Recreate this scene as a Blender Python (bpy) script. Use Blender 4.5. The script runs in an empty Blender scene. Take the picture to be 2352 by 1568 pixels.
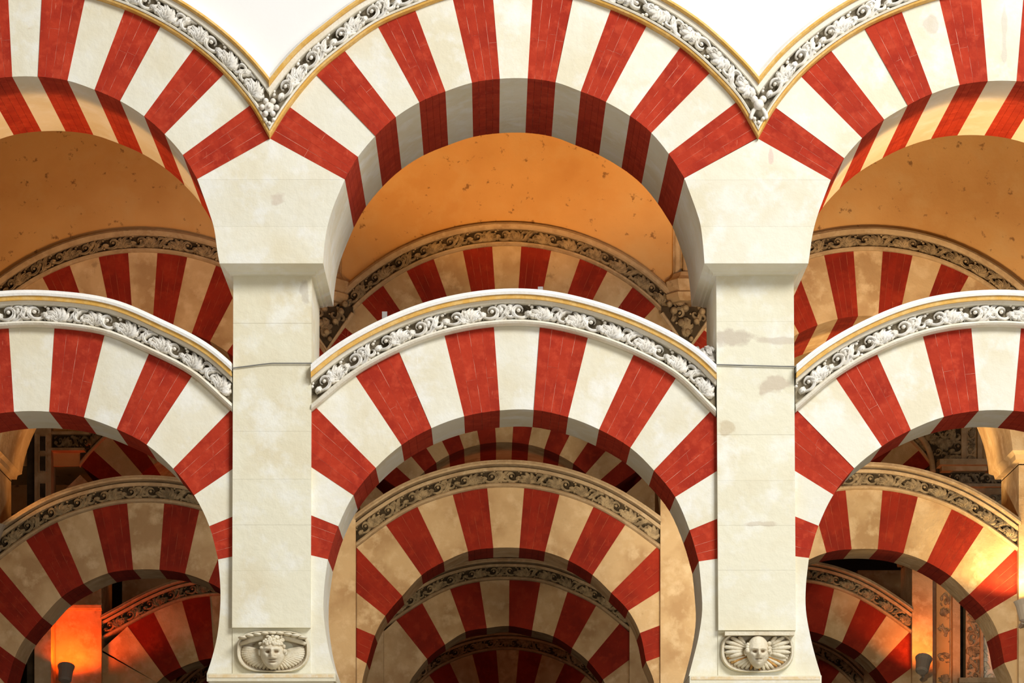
import bpy, bmesh, math, random
from mathutils import Vector
random.seed(7)
C = bpy.context.scene.collection
F = 7200.0            # focal length in photo pixels
VX, VY = 1128.0, 2226.0   # where the receding lines meet in the photo
CAMZ = 1.6
# ------------------------------------------------------------------ camera
cam = bpy.data.cameras.new('camera'); co = bpy.data.objects.new('camera', cam); C.objects.link(co)
cam.sensor_width = 36; cam.lens = 36 * F / 2352
cam.shift_x = (1176 - VX) / 2352; cam.shift_y = (VY - 784) / 2352
cam.clip_start = 0.1; cam.clip_end = 300
co.location = (0, 0, CAMZ); co.rotation_euler = (math.pi / 2, 0, 0)
bpy.context.scene.camera = co
# ------------------------------------------------------------------ world, lights, exposure
w = bpy.data.worlds.new('world'); bpy.context.scene.world = w; w.use_nodes = True
w.node_tree.nodes['Background'].inputs[0].default_value = (1.0, 0.985, 0.95, 1)
w.node_tree.nodes['Background'].inputs[1].default_value = 0.45
def area(name, loc, target, size, size_y, power, col):
    l = bpy.data.lights.new(name, 'AREA'); l.shape = 'RECTANGLE'; l.size = size; l.size_y = size_y
    l.energy = power; l.color = col
    o = bpy.data.objects.new(name, l); C.objects.link(o); o.location = loc
    o.rotation_euler = (Vector(target) - Vector(loc)).to_track_quat('-Z', 'Y').to_euler()
    return o
area('nave_window_light', (9, 8.5, 16), (0, 22, 6.0), 7, 5, 3450, (1.0, 0.985, 0.96))
area('side_window_light', (7.5, 6.5, 4.2), (-1, 26, 4.2), 2.4, 3.4, 520, (0.95, 0.98, 1.0))
vs = bpy.context.scene.view_settings
vs.view_transform = 'Standard'; vs.look = 'None'; vs.gamma = 1; vs.use_curve_mapping = False
vs.exposure = 0.0
# lamp colours
WARM = (1.0, 0.60, 0.22); ORANGE = (1.0, 0.42, 0.10); DEEP = (1.0, 0.22, 0.03)

# ------------------------------------------------------------------ materials
def mat(name, base, second=None, third=None, scale=3.0, amount=0.5, rough=0.85, bump=0.15, bscale=30.0,
        spots=None, spot_scale=9.0, spot_thr=0.68, vary=0.0, streak=None, streak_thr=0.63, metallic=0.0, stains=(), shade_grime=None):
    m = bpy.data.materials.new(name); m.use_nodes = True
    N = m.node_tree.nodes; L = m.node_tree.links; b = N['Principled BSDF']
    b.inputs['Roughness'].default_value = rough; b.inputs['Metallic'].default_value = metallic
    b.inputs['Specular IOR Level'].default_value = 0.25
    geo = N.new('ShaderNodeNewGeometry')
    def noise(sc, det=4, rough_=0.55, off=0.0, stretch=None):
        n = N.new('ShaderNodeTexNoise'); n.inputs['Scale'].default_value = sc; n.inputs['Detail'].default_value = det
        n.inputs['Roughness'].default_value = rough_
        mp = N.new('ShaderNodeMapping'); mp.inputs['Location'].default_value = (off, off * 1.7, off * .6)
        if stretch: mp.inputs['Scale'].default_value = stretch
        L.new(geo.outputs['Position'], mp.inputs['Vector']); L.new(mp.outputs[0], n.inputs['Vector'])
        return n.outputs['Fac']
    def ramp(fac, lo, hi, out=1.0):
        r = N.new('ShaderNodeMapRange'); r.inputs[1].default_value = lo; r.inputs[2].default_value = hi
        r.inputs[4].default_value = out; L.new(fac, r.inputs[0]); return r.outputs[0]
    def mix(fac, a, bcol):
        x = N.new('ShaderNodeMix'); x.data_type = 'RGBA'
        if isinstance(fac, float): x.inputs[0].default_value = fac
        else: L.new(fac, x.inputs[0])
        for sock, v in ((x.inputs[6], a), (x.inputs[7], bcol)):
            if isinstance(v, tuple): sock.default_value = (*v, 1)
            else: L.new(v, sock)
        return x.outputs[2]
    col = base
    if second: col = mix(ramp(noise(scale), .42, .62, amount), base, second)
    if third: col = mix(ramp(noise(scale * 2.7, 6, .6, 13.0), .5, .68, amount), col, third)
    if spots: col = mix(ramp(noise(spot_scale, 5, .65, 31.0), spot_thr, spot_thr + .06, .85), col, spots)
    if streak: col = mix(ramp(noise(26.0, 5, .7, 5.0, (1.6, 1.0, .28)), streak_thr, streak_thr + .06, .55), col, streak)
    if shade_grime:       # crevice shade and dirt mixed into the colour of carved hollows
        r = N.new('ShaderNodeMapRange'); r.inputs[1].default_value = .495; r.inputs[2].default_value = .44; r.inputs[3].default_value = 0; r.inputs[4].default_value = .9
        L.new(geo.outputs['Pointiness'], r.inputs[0]); col = mix(r.outputs[0], col, shade_grime)
    for (sx, sy, rx, rz, sc) in stains:      # weathering patches at their own places on the stone
        X, Z = (sx - 1128) * 22 / 7200, CAMZ + (2226 - sy) * 22 / 7200
        mp = N.new('ShaderNodeMapping'); mp.vector_type = 'POINT'
        mp.inputs['Location'].default_value = (-X / rx, 0, -Z / rz); mp.inputs['Scale'].default_value = (1 / rx, 0, 1 / rz)
        nz = N.new('ShaderNodeTexNoise'); nz.inputs['Scale'].default_value = 6.5; nz.inputs['Detail'].default_value = 5
        L.new(geo.outputs['Position'], nz.inputs['Vector'])
        L.new(geo.outputs['Position'], mp.inputs['Vector'])
        ln = N.new('ShaderNodeVectorMath'); ln.operation = 'LENGTH'; L.new(mp.outputs[0], ln.inputs[0])
        ad = N.new('ShaderNodeMath'); ad.operation = 'MULTIPLY_ADD'; L.new(nz.outputs['Fac'], ad.inputs[0]); ad.inputs[1].default_value = 3.4
        L.new(ln.outputs['Value'], ad.inputs[2])
        r = N.new('ShaderNodeMapRange'); r.inputs[1].default_value = 2.75; r.inputs[2].default_value = 2.4; r.inputs[3].default_value = 0; r.inputs[4].default_value = .6
        L.new(ad.outputs[0], r.inputs[0]); col = mix(r.outputs[0], col, sc)
    if vary:
        oi = N.new('ShaderNodeObjectInfo'); hs = N.new('ShaderNodeHueSaturation')
        L.new(ramp(oi.outputs['Random'], 0, 1, 1), hs.inputs['Value'])
        mr = N.new('ShaderNodeMapRange'); mr.inputs[3].default_value = 1 - vary; mr.inputs[4].default_value = 1 + vary
        L.new(oi.outputs['Random'], mr.inputs[0]); L.new(mr.outputs[0], hs.inputs['Value'])
        if isinstance(col, tuple): hs.inputs['Color'].default_value = (*col, 1)
        else: L.new(col, hs.inputs['Color'])
        col = hs.outputs[0]
    if isinstance(col, tuple): b.inputs['Base Color'].default_value = (*col, 1)
    else: L.new(col, b.inputs['Base Color'])
    if bump:
        bp = N.new('ShaderNodeBump'); bp.inputs['Strength'].default_value = bump; bp.inputs['Distance'].default_value = 0.02
        L.new(noise(bscale, 6, .6, 3.0), bp.inputs['Height']); L.new(bp.outputs[0], b.inputs['Normal'])
    return m
M = {}
M['white'] = mat('white_stone', (.80, .775, .645), (.74, .68, .50), (.84, .835, .765), 1.9, .9, bump=.25, bscale=18, vary=.035, streak=(.90, .885, .83), streak_thr=.655,
                 spots=(.62, .53, .39), spot_scale=3.4, spot_thr=.70,
                 stains=[(641, 478, .055, .05, (.60, .50, .40)), (1764, 372, .02, .12, (.66, .48, .42)), (2296, 80, .02, .26, (.58, .53, .45)), (2135, 75, .05, .06, (.60, .52, .42))])
M['pier'] = mat('pier_stone', (.785, .755, .59), (.715, .65, .465), (.84, .835, .745), 1.7, .9, bump=.28, bscale=18, vary=.025, streak=(.88, .865, .80), streak_thr=.65,
                spots=(.60, .50, .38), spot_scale=1.5, spot_thr=.72,
                stains=[(1690, 778, .12, .075, (.48, .40, .32)), (1792, 782, .16, .03, (.56, .48, .38)), (1785, 884, .13, .06, (.52, .42, .32)), (1672, 985, .06, .05, (.56, .46, .30)),
                        (1755, 1203, .10, .02, (.58, .50, .38)), (700, 668, .03, .08, (.52, .47, .38))])
M['red'] = mat('red_brick', (.43, .034, .011), (.33, .020, .007), (.52, .056, .022), 5, .85, bump=.2, bscale=45, vary=.07,
               streak=(.62, .16, .09), streak_thr=.655)
M['mortar'] = mat('brick_mortar', (.42, .045, .022), (.80, .42, .30), None, 9, 1.0, bump=.1)
M['wall'] = mat('white_plaster', (.86, .86, .84), (.82, .81, .78), None, 1.2, .4, bump=.05)
M['mould'] = mat('moulding_stone', (.83, .79, .67), (.72, .64, .48), None, 7, .6, bump=.3, bscale=60)
M['cap'] = mat('limewashed_cap', (.90, .88, .83), (.80, .76, .68), None, 9, .35, bump=.25, bscale=40)
M['gold'] = mat('gold_ochre', (.74, .42, .085), (.80, .54, .20), (.62, .36, .10), 14, .8, rough=.5, bump=.2, bscale=80)
M['bed'] = mat('frieze_bed', (.30, .25, .17), (.06, .045, .025), None, 13, 1.0, bump=.2)  # dark patches put crevice shade and dirt into the bed colour
M['leaf'] = mat('carved_white_leaf', (.88, .85, .78), (.76, .70, .58), None, 16, .6, bump=.2, bscale=70, vary=.05, shade_grime=(.20, .15, .09))
M['carve'] = mat('carved_pier_stone', (.76, .69, .52), (.64, .54, .37), (.80, .76, .62), 9, .7, bump=.35, bscale=50, shade_grime=(.28, .19, .10))
# arcades further back
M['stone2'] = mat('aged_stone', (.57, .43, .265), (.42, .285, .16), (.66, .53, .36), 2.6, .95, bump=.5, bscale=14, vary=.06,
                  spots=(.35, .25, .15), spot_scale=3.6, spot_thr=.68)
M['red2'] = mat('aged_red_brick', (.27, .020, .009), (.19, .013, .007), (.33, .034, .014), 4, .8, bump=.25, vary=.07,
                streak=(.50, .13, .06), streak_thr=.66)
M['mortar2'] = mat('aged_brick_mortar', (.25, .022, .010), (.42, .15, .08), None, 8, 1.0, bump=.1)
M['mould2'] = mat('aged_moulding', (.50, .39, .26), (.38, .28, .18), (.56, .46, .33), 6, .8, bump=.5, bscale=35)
M['bed2'] = mat('dark_frieze_bed', (.045, .033, .02), (.09, .065, .04), None, 8, .6, bump=.2)  # near-black tone holds the shade between leaves as well as dirt
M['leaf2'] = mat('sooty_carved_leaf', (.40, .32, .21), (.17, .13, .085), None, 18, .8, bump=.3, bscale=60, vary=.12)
M['plaster2'] = mat('ochre_plaster', (.70, .45, .20), (.60, .35, .14), (.68, .47, .23), 1.1, .8, bump=.35, bscale=9,
                    spots=(.24, .13, .06), spot_scale=8.5, spot_thr=.61)
M['dark'] = mat('unlit_depth', (.06, .035, .02), (.04, .022, .012), None, 5, .6)  # near-black colour stands in for the unlit depth behind the arcades
M['floor'] = mat('marble_floor', (.42, .38, .31), (.36, .31, .24), None, 1.0, .6, rough=.5)
M['floor2'] = mat('dark_inner_floor', (.17, .12, .08), (.12, .08, .05), None, 1.0, .6, rough=.5)  # unseen inner floor, its tone darkened to cut bounced light
M['vault'] = mat('vault_plaster', (.30, .20, .11), (.24, .15, .08), None, 1.0, .6)
M['metal'] = mat('grey_lamp_metal', (.33, .31, .29), None, None, rough=.45, bump=0)
M['wire'] = mat('grey_wire', (.16, .16, .15), None, None, rough=.5, bump=0)
M['rubble'] = mat('broken_plaster', (.60, .56, .50), (.30, .27, .23), (.75, .72, .66), 12, .9, bump=.8, bscale=30)
M['ochre_line'] = mat('ochre_paint', (.55, .27, .07), (.66, .44, .16), (.36, .15, .05), 22, .8, bump=.2)
M['ochre_edge'] = mat('faded_ochre_edge', (.80, .68, .46), (.74, .56, .30), (.82, .76, .62), 10, .9, bump=.2)
M['marble'] = mat('column_marble', (.45, .42, .38), (.36, .32, .28), None, 4, .6, rough=.35)

# ------------------------------------------------------------------ helpers
def U(px, py, Y):
    """a photo pixel seen on the plane at distance Y -> real (X, Z) in metres"""
    return ((px - VX) * Y / F, CAMZ + (VY - py) * Y / F)
def link(o, parent=None):
    C.objects.link(o)
    if parent: o.parent = parent
    return o
def empty(name, loc, label, cat, group=None):
    o = bpy.data.objects.new(name, None); o.empty_display_size = .2; o.location = loc
    o['label'] = label; o['category'] = cat
    if group: o['group'] = group
    return link(o)
def mesh(name, verts, faces, m, parent=None, smooth=False, origin=None, label=None):
    """verts in world coordinates; stored relative to the root's base"""
    org = Vector(origin) if origin else (Vector(root_of(parent).location) if parent else Vector((0, 0, 0)))
    me = bpy.data.meshes.new(name)
    me.from_pydata([tuple(Vector(v) - org) for v in verts], [], faces)
    bm = bmesh.new(); bm.from_mesh(me); bmesh.ops.recalc_face_normals(bm, faces=bm.faces); bm.to_mesh(me); bm.free()
    if smooth:
        for p in me.polygons: p.use_smooth = True
    me.materials.append(m)
    o = bpy.data.objects.new(name, me)
    if not parent: o.location = org
    if label: o['label'] = label
    return link(o, parent)
def root_of(o):
    while o.parent: o = o.parent
    return o
def tag(o, label, cat, group=None):
    o['label'] = label; o['category'] = cat
    if group: o['group'] = group
    return o
def structure(o):
    o['kind'] = 'structure'; return o
def prism(poly, y0, y1):
    """poly: list of (X,Z); solid from y0 to y1"""
    n = len(poly)
    v = [(x, y0, z) for x, z in poly] + [(x, y1, z) for x, z in poly]
    f = [list(range(n)), list(range(2 * n - 1, n - 1, -1))] + [[i, (i + 1) % n, n + (i + 1) % n, n + i] for i in range(n)]
    return v, f
def box(x0, x1, y0, y1, z0, z1):
    return prism([(x0, z0), (x1, z0), (x1, z1), (x0, z1)], y0, y1)
def join(*vf):
    V, Fc = [], []
    for v, f in vf:
        k = len(V); V += list(v); Fc += [[i + k for i in q] for q in f]
    return V, Fc
def catmull(P, n=6):
    out = []
    for i in range(len(P) - 1):
        p0 = P[i - 1] if i else (2 * P[0][0] - P[1][0], 2 * P[0][1] - P[1][1])
        p1, p2 = P[i], P[i + 1]
        p3 = P[i + 2] if i + 2 < len(P) else (2 * P[-1][0] - P[-2][0], 2 * P[-1][1] - P[-2][1])
        for k in range(n):
            t = k / n
            out.append(tuple(.5 * ((2 * p1[d]) + (-p0[d] + p2[d]) * t + (2 * p0[d] - 5 * p1[d] + 4 * p2[d] - p3[d]) * t * t
                                   + (-p0[d] + 3 * p1[d] - 3 * p2[d] + p3[d]) * t ** 3) for d in (0, 1)))
    out.append(tuple(P[-1]))
    return out
def lerp(a, b, t): return (a[0] + (b[0] - a[0]) * t, a[1] + (b[1] - a[1]) * t)
def tube(pts, rad, seg=6, flat=1.0, cap=True):
    """swept tube; rad: number or list; pts 3-D; flat squashes it along Y"""
    V, Fc = [], []
    n = len(pts); P = [Vector(p) for p in pts]
    for i, p in enumerate(P):
        t = (P[min(i + 1, n - 1)] - P[max(i - 1, 0)]).normalized()
        a = Vector((0, 1, 0)); 
        if abs(t.dot(a)) > .95: a = Vector((1, 0, 0))
        u = t.cross(a).normalized(); v = t.cross(u).normalized()
        r = rad[i] if isinstance(rad, (list, tuple)) else rad
        for k in range(seg):
            an = 2 * math.pi * k / seg
            d = u * math.cos(an) * r + v * math.sin(an) * r
            d.y *= flat
            V.append(p + d)
    for i in range(n - 1):
        for k in range(seg):
            a, b = i * seg + k, i * seg + (k + 1) % seg
            Fc.append([a, b, b + seg, a + seg])
    if cap: Fc += [list(range(seg)), list(range((n - 1) * seg, n * seg))]
    return V, Fc
def ball(c, r, ry=None, seg=8, ring=6, rz=None):
    V, Fc = [], []
    ry = ry or r; rz = rz or r
    for i in range(ring + 1):
        th = math.pi * i / ring
        for k in range(seg):
            ph = 2 * math.pi * k / seg
            V.append((c[0] + r * math.sin(th) * math.cos(ph), c[1] + ry * math.sin(th) * math.sin(ph), c[2] + rz * math.cos(th)))
    for i in range(ring):
        for k in range(seg):
            a, b = i * seg + k, i * seg + (k + 1) % seg
            Fc.append([a, b, b + seg, a + seg])
    return V, Fc

# ------------------------------------------------------------------ carved leaves (three shared meshes)
def leaf_mesh(name, kind, m):
    parts = []
    def tz(pts, r0, r1, seg=6, bulge=.0, yb=-.0, lobes=4, out=0):
        """a leaf blade: raised rims, a groove down the middle, lobed edges, pointed tip"""
        Q = catmull(pts, 4) if len(pts) < 9 else pts
        L = [0]
        for a, b in zip(Q, Q[1:]): L.append(L[-1] + math.dist(a, b))
        n = max(10, min(22, int(L[-1] / .06))); P = []; j = 0
        for k in range(n):
            q = L[-1] * k / (n - 1)
            while j < len(L) - 2 and L[j + 1] < q: j += 1
            P.append(lerp(Q[j], Q[j + 1], (q - L[j]) / max(1e-9, L[j + 1] - L[j])))
        V, Fc = [], []; W0 = (max(r0, r1) + bulge) * 1.12
        for k, p in enumerate(P):
            t = k / (n - 1)
            a, b = P[max(k - 1, 0)], P[min(k + 1, n - 1)]
            tx, tz_ = b[0] - a[0], b[1] - a[1]; l = math.hypot(tx, tz_) or 1; nx, nz = -tz_ / l, tx / l
            ww = W0 * (.42 + .58 * math.sin(math.pi * min(1, t * 1.02)) ** .7) * (1 if t < .8 else max(.12, (1 - t) / .2))
            sr = 1 + .38 * abs(math.sin(math.pi * lobes * t)) if lobes else 1
            hh = .26 + .20 * math.sin(math.pi * t)
            for u, h in ((-1.12, 0), (-1, .55), (-.55, 1), (0, .62), (.55, 1), (1, .55), (1.12, 0)):
                m_ = sr if abs(u) > .5 and (out == 0 or u * out > 0) else 1
                V.append((p[0] + nx * ww * u * m_, -h * hh, p[1] + nz * ww * u * m_))
        for k in range(n - 1):
            for q in range(6):
                a = k * 7 + q; Fc.append([a, a + 1, a + 8, a + 7])
        Fc += [list(range(7)), list(range((n - 1) * 7, n * 7))]
        parts.append((V, Fc))
    def arc(cx, cz, r0, r1, a0, a1, n=9):
        return [(cx + (r0 + (r1 - r0) * i / (n - 1)) * math.cos(math.radians(a0 + (a1 - a0) * i / (n - 1))),
                 cz + (r0 + (r1 - r0) * i / (n - 1)) * math.sin(math.radians(a0 + (a1 - a0) * i / (n - 1)))) for i in range(n)]
    if kind == 0:      # big C scroll with fingers
        tz(arc(.20, -.03, .44, .12, 165, -200, 18), .05, .05, 6, .03, lobes=6, out=1)
        parts.append(ball((.24, -.30, -.02), .10, .14))
        tz(arc(-.22, .42, .34, .30, -60, -130, 6), .05, .03, 6, .07)
        for a in (-25, 5, 35, 62):
            a_ = math.radians(a); p0 = (.52, -.10)
            tz([p0, (p0[0] + .16 * math.cos(a_), p0[1] + .17 * math.sin(a_)), (p0[0] + .30 * math.cos(a_ + .25), p0[1] + .32 * math.sin(a_ + .25))], .05, .035, 6, .045)
        parts.append(ball((-.35, -.22, -.28), .085, .12)); parts.append(ball((-.22, -.22, -.38), .07, .1))
    elif kind == 1:    # acanthus fan sweeping to one side
        for k, a in enumerate((150, 118, 88, 58, 28)):
            a_ = math.radians(a); b_ = math.radians(a - 38); l = (.38, .44, .46, .44, .40)[k]
            p0 = (-.02, -.40)
            p1 = (p0[0] + l * .9 * math.cos(a_), p0[1] + l * 1.0 * math.sin(a_))
            p2 = (p1[0] + l * .75 * math.cos(b_), p1[1] + l * .8 * math.sin(b_))
            p3 = (p2[0] + .10 * math.cos(b_ - 1.5), p2[1] + .12 * math.sin(b_ - 1.5))
            tz([p0, lerp(p0, p1, .55), p1, lerp(p1, p2, .6), p2, p3], .05, .03, 6, .065)
        tz(arc(.40, -.16, .22, .06, 110, -230, 10), .04, .04, 6, .02, lobes=0)
        parts.append(ball((-.42, -.2, -.26), .08, .12))
    else:              # double curl
        tz(arc(-.20, .10, .33, .07, -80, 270, 13), .05, .04, 6, .02, lobes=5, out=-1)
        tz(arc(.26, -.10, .33, .07, 100, 450, 13), .05, .04, 6, .02, lobes=5, out=-1)
        tz([(-.5, -.36), (-.25, -.38), (.0, -.15), (.22, .25), (.5, .38)], .05, .04, 6, .06)
        for x, z in ((-.42, .36), (.48, -.38), (.02, .40), (-.02, -.40)):
            parts.append(ball((x, -.22, z), .075, .11))
    V, Fc = join(*parts)
    me = bpy.data.meshes.new(name); me.from_pydata([tuple(v) for v in V], [], Fc)
    bm = bmesh.new(); bm.from_mesh(me); bmesh.ops.recalc_face_normals(bm, faces=bm.faces); bm.to_mesh(me); bm.free()
    for p in me.polygons: p.use_smooth = True
    me.materials.append(m); return me
LEAF = {k: [leaf_mesh('acanthus_leaf', i, M[k]) for i in range(3)] for k in ('leaf', 'leaf2')}
def put_leaf(parent, key, kind, x, y, z, ang, sx, sz, sy=None, mirror=1, flip=1):
    o = bpy.data.objects.new('acanthus_leaf', LEAF[key][kind]); link(o, parent)
    b = root_of(parent).location
    o.location = (x - b.x, y - b.y, z - b.z); o.rotation_euler = (0, -ang, 0)
    o.scale = (sx * flip, sy or sz * .55, sz * mirror)
    return o

# ------------------------------------------------------------------ mouldings swept along an arch
def offset_path(path, d):
    out = []
    n = len(path)
    for i, p in enumerate(path):
        a, b = path[max(i - 1, 0)], path[min(i + 1, n - 1)]
        tx, tz = b[0] - a[0], b[1] - a[1]; l = math.hypot(tx, tz) or 1
        out.append((p[0] - tz / l * d, p[1] + tx / l * d))
    return out
def clip(path, xl, xr, N):
    P = []
    for i in range(len(path) - 1):
        a, b = path[i], path[i + 1]
        for xc in (xl, xr):
            pass
        if a[0] >= xl and a[0] <= xr: P.append(a)
        if (a[0] - xl) * (b[0] - xl) < 0: P.append(lerp(a, b, (xl - a[0]) / (b[0] - a[0])))
        if (a[0] - xr) * (b[0] - xr) < 0: P.append(lerp(a, b, (xr - a[0]) / (b[0] - a[0])))
    if xl <= path[-1][0] <= xr: P.append(path[-1])
    P = sorted(P, key=lambda p: p[0])
    L = [0]
    for i in range(1, len(P)): L.append(L[-1] + math.dist(P[i - 1], P[i]))
    out = []; j = 0
    for k in range(N):
        s = L[-1] * k / (N - 1)
        while j < len(L) - 2 and L[j + 1] < s: j += 1
        out.append(lerp(P[j], P[j + 1], (s - L[j]) / max(1e-9, L[j + 1] - L[j])))
    return out
def extend(path, d):
    a, b = path[0], path[1]; l = math.dist(a, b); p0 = (a[0] - (b[0] - a[0]) / l * d, a[1] - (b[1] - a[1]) / l * d)
    a, b = path[-1], path[-2]; l = math.dist(a, b); p1 = (a[0] - (b[0] - a[0]) / l * d, a[1] - (b[1] - a[1]) / l * d)
    return [p0] + path + [p1]
def band(name, parent, path, xl, xr, prof, Y, m, N=70, jit=0.0, label=None):
    """closed profile [(offset outwards, depth)] swept along the path and cut at xl / xr"""
    V, Fc = [], []
    k = len(prof)
    rnd = [random.uniform(-jit, jit) for _ in range(N)]
    for d, y in prof:
        for i, (x, z) in enumerate(clip(offset_path(path, d), xl, xr, N)):
            j = rnd[i] if (jit and d == max(p[0] for p in prof)) else 0
            V.append((x, Y + y + j * .5, z + j))
    for a in range(k):
        b = (a + 1) % k
        for i in range(N - 1): Fc.append([a * N + i, a * N + i + 1, b * N + i + 1, b * N + i])
    Fc += [[a * N for a in range(k)], [a * N + N - 1 for a in range(k)]]
    return mesh(name, V, Fc, m, parent, label=label)
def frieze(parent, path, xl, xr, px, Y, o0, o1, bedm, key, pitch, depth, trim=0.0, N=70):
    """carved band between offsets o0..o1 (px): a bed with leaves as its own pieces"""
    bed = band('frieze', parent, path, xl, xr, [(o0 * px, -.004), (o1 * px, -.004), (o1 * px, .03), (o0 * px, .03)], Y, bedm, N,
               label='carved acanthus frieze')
    mid = clip(offset_path(path, (o0 + o1) / 2 * px), xl + trim, xr - trim, 400)
    L = [0]
    for i in range(1, 400): L.append(L[-1] + math.dist(mid[i - 1], mid[i]))
    n = max(3, round(L[-1] / pitch)); h = (o1 - o0) * px * 1.08
    j = 0; half = n // 2
    for k in range(n):
        s = L[-1] * (k + .5) / n
        while j < 398 and L[j + 1] < s: j += 1
        p = lerp(mid[j], mid[j + 1], (s - L[j]) / max(1e-9, L[j + 1] - L[j]))
        a, b = mid[max(j - 3, 0)], mid[min(j + 4, 399)]
        ang = math.atan2(b[1] - a[1], b[0] - a[0])
        kind = (0, 1, 0, 2)[k % 4] if k < half else (0, 1, 2, 1)[(n - k) % 4]
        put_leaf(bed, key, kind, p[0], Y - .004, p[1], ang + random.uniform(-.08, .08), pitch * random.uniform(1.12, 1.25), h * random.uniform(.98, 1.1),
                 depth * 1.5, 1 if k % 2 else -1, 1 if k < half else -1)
    return bed

# ------------------------------------------------------------------ arches
def world_bounds(bounds, Y): return [(U(*b[0], Y), U(*b[1], Y)) for b in bounds]
def build_voussoirs(root, bounds, Yf, Yb, first_red, red, white, mortar, slices, courses, pier_x=None, sub=4):
    """bounds: photo pixels on the face plane Yf; each voussoir a part, each brick of a red one a sub-part"""
    W = world_bounds(bounds, Yf)
    O = catmull([b[0] for b in W], sub); I = catmull([b[1] for b in W], sub)
    n = len(bounds) - 1
    for k in range(n):
        is_red = (k % 2 == 0) == first_red
        o = O[k * sub:(k + 1) * sub + 1]; i_ = I[k * sub:(k + 1) * sub + 1]
        straight = len(bounds[k]) > 2 or len(bounds[k + 1]) > 2
        if straight:
            o = [W[k][0], W[k + 1][0]]
            flagged = bounds[k] if len(bounds[k]) > 2 else bounds[k + 1]
            if not (len(bounds[k]) > 2 and len(bounds[k + 1]) > 2):
                cx = flagged[2]; oth = bounds[k + 1] if len(bounds[k]) > 2 else bounds[k]
                c = U(cx, oth[0][1] + abs(cx - oth[0][0]) * .9, Yf)
                o = [W[k][0], c, W[k + 1][0]]
        dy = random.uniform(-.004, .004)
        poly = o + i_[::-1]
        if not is_red:
            mesh('voussoir', *prism(poly, Yf + dy, Yb + dy), white, root)
            continue
        if slices == 0:
            mesh('voussoir', *prism(poly, Yf + dy, Yb + dy), red, root); continue
        # core pulled in a little, bricks round it
        cx = sum(p[0] for p in poly) / len(poly); cz = sum(p[1] for p in poly) / len(poly)
        sh = .985
        core = [(cx + (x - cx) * sh, cz + (z - cz) * sh) for x, z in poly]
        v = mesh('voussoir', *prism(core, Yf + dy + .0009, Yb + dy - .0009), mortar, root, label='red brick voussoir')
        for s in range(slices):
            t0, t1 = s / slices, (s + 1) / slices
            g0 = 0 if s == 0 else random.uniform(.0004, .0013); g1 = 0 if s == slices - 1 else random.uniform(.0004, .0013)
            wl = max(.05, math.dist(i_[0], i_[-1]))
            t0 += g0 / wl; t1 -= g1 / wl
            def at(t, u):
                def on(Cv):
                    q = t * (len(Cv) - 1); a = min(int(q), len(Cv) - 2); return lerp(Cv[a], Cv[a + 1], q - a)
                def seg(Cv):   # arc-length position on a polyline with corners
                    Ls = [0]
                    for a, b in zip(Cv, Cv[1:]): Ls.append(Ls[-1] + math.dist(a, b))
                    q = t * Ls[-1]
                    for a in range(len(Cv) - 1):
                        if q <= Ls[a + 1] + 1e-9: return lerp(Cv[a], Cv[a + 1], (q - Ls[a]) / max(1e-9, Ls[a + 1] - Ls[a]))
                    return Cv[-1]
                return lerp(on(i_), seg(o), u)
            nc = 1 if courses == 1 else (1, 2, 1, 2)[s % 4] if random.random() < .75 else 2
            cut = [0] + [(c + 1) / nc + random.uniform(-.10, .10) for c in range(nc - 1)] + [1]
            for c in range(nc):
                u0, u1 = cut[c], cut[c + 1]
                if c: u0 += .0014
                if c < nc - 1: u1 -= .0014
                q = [at(t0, u0), at((t0 + t1) / 2, u0), at(t1, u0), at(t1, u1), at((t0 + t1) / 2, u1), at(t0, u1)]
                d = random.uniform(-.0004, .0004)
                mesh('brick', *prism(q, Yf + dy + d, Yb + d), red, v)
def lower_moulding(root, outer, xl, xr, Y, Yb, px, back=False, N=70):
    """roll, carved frieze, ochre line and cap on top of a lower arch; px: metres per front-arcade photo pixel"""
    P = extend(catmull([U(*p, Y) for p in outer], 8), 1.2)
    t = Yb - Y
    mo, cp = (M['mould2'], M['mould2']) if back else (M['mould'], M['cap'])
    band('moulding_core', root, P, xl, xr, [(0, 0.004), (62 * px, .004), (62 * px, t), (0, t)], Y, mo, N)
    roll = [(0, .0), (0, -.035), (3 * px, -.06), (7 * px, -.07), (11 * px, -.06), (14 * px, -.03), (14 * px, 0)]
    band('roll_moulding', root, P, xl, xr, roll, Y, mo, N)
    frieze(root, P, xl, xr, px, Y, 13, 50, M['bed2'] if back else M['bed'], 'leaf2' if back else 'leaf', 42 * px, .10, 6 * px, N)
    band('fillet', root, P, xl, xr, [(48 * px, 0), (48.5 * px, -.075), (56 * px, -.088), (58 * px, -.088), (58 * px, 0)], Y, mo, N)
    if not back:
        band('gold_fillet', root, P, xl, xr, [(56 * px, -.0), (56 * px, -.112), (65.5 * px, -.116), (66.5 * px, -.1), (66.5 * px, 0)], Y, M['gold'], N,
             label='painted ochre-gold fillet')
    band('cap_moulding', root, P, xl, xr, [(62 * px, t), (62 * px, -.02), (65.5 * px, -.128), (71 * px, -.132), (72 * px, -.12), (79 * px, -.112), (81 * px, .0), (80 * px, t)],
         Y, cp, N, jit=.003 if not back else .008)
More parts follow.
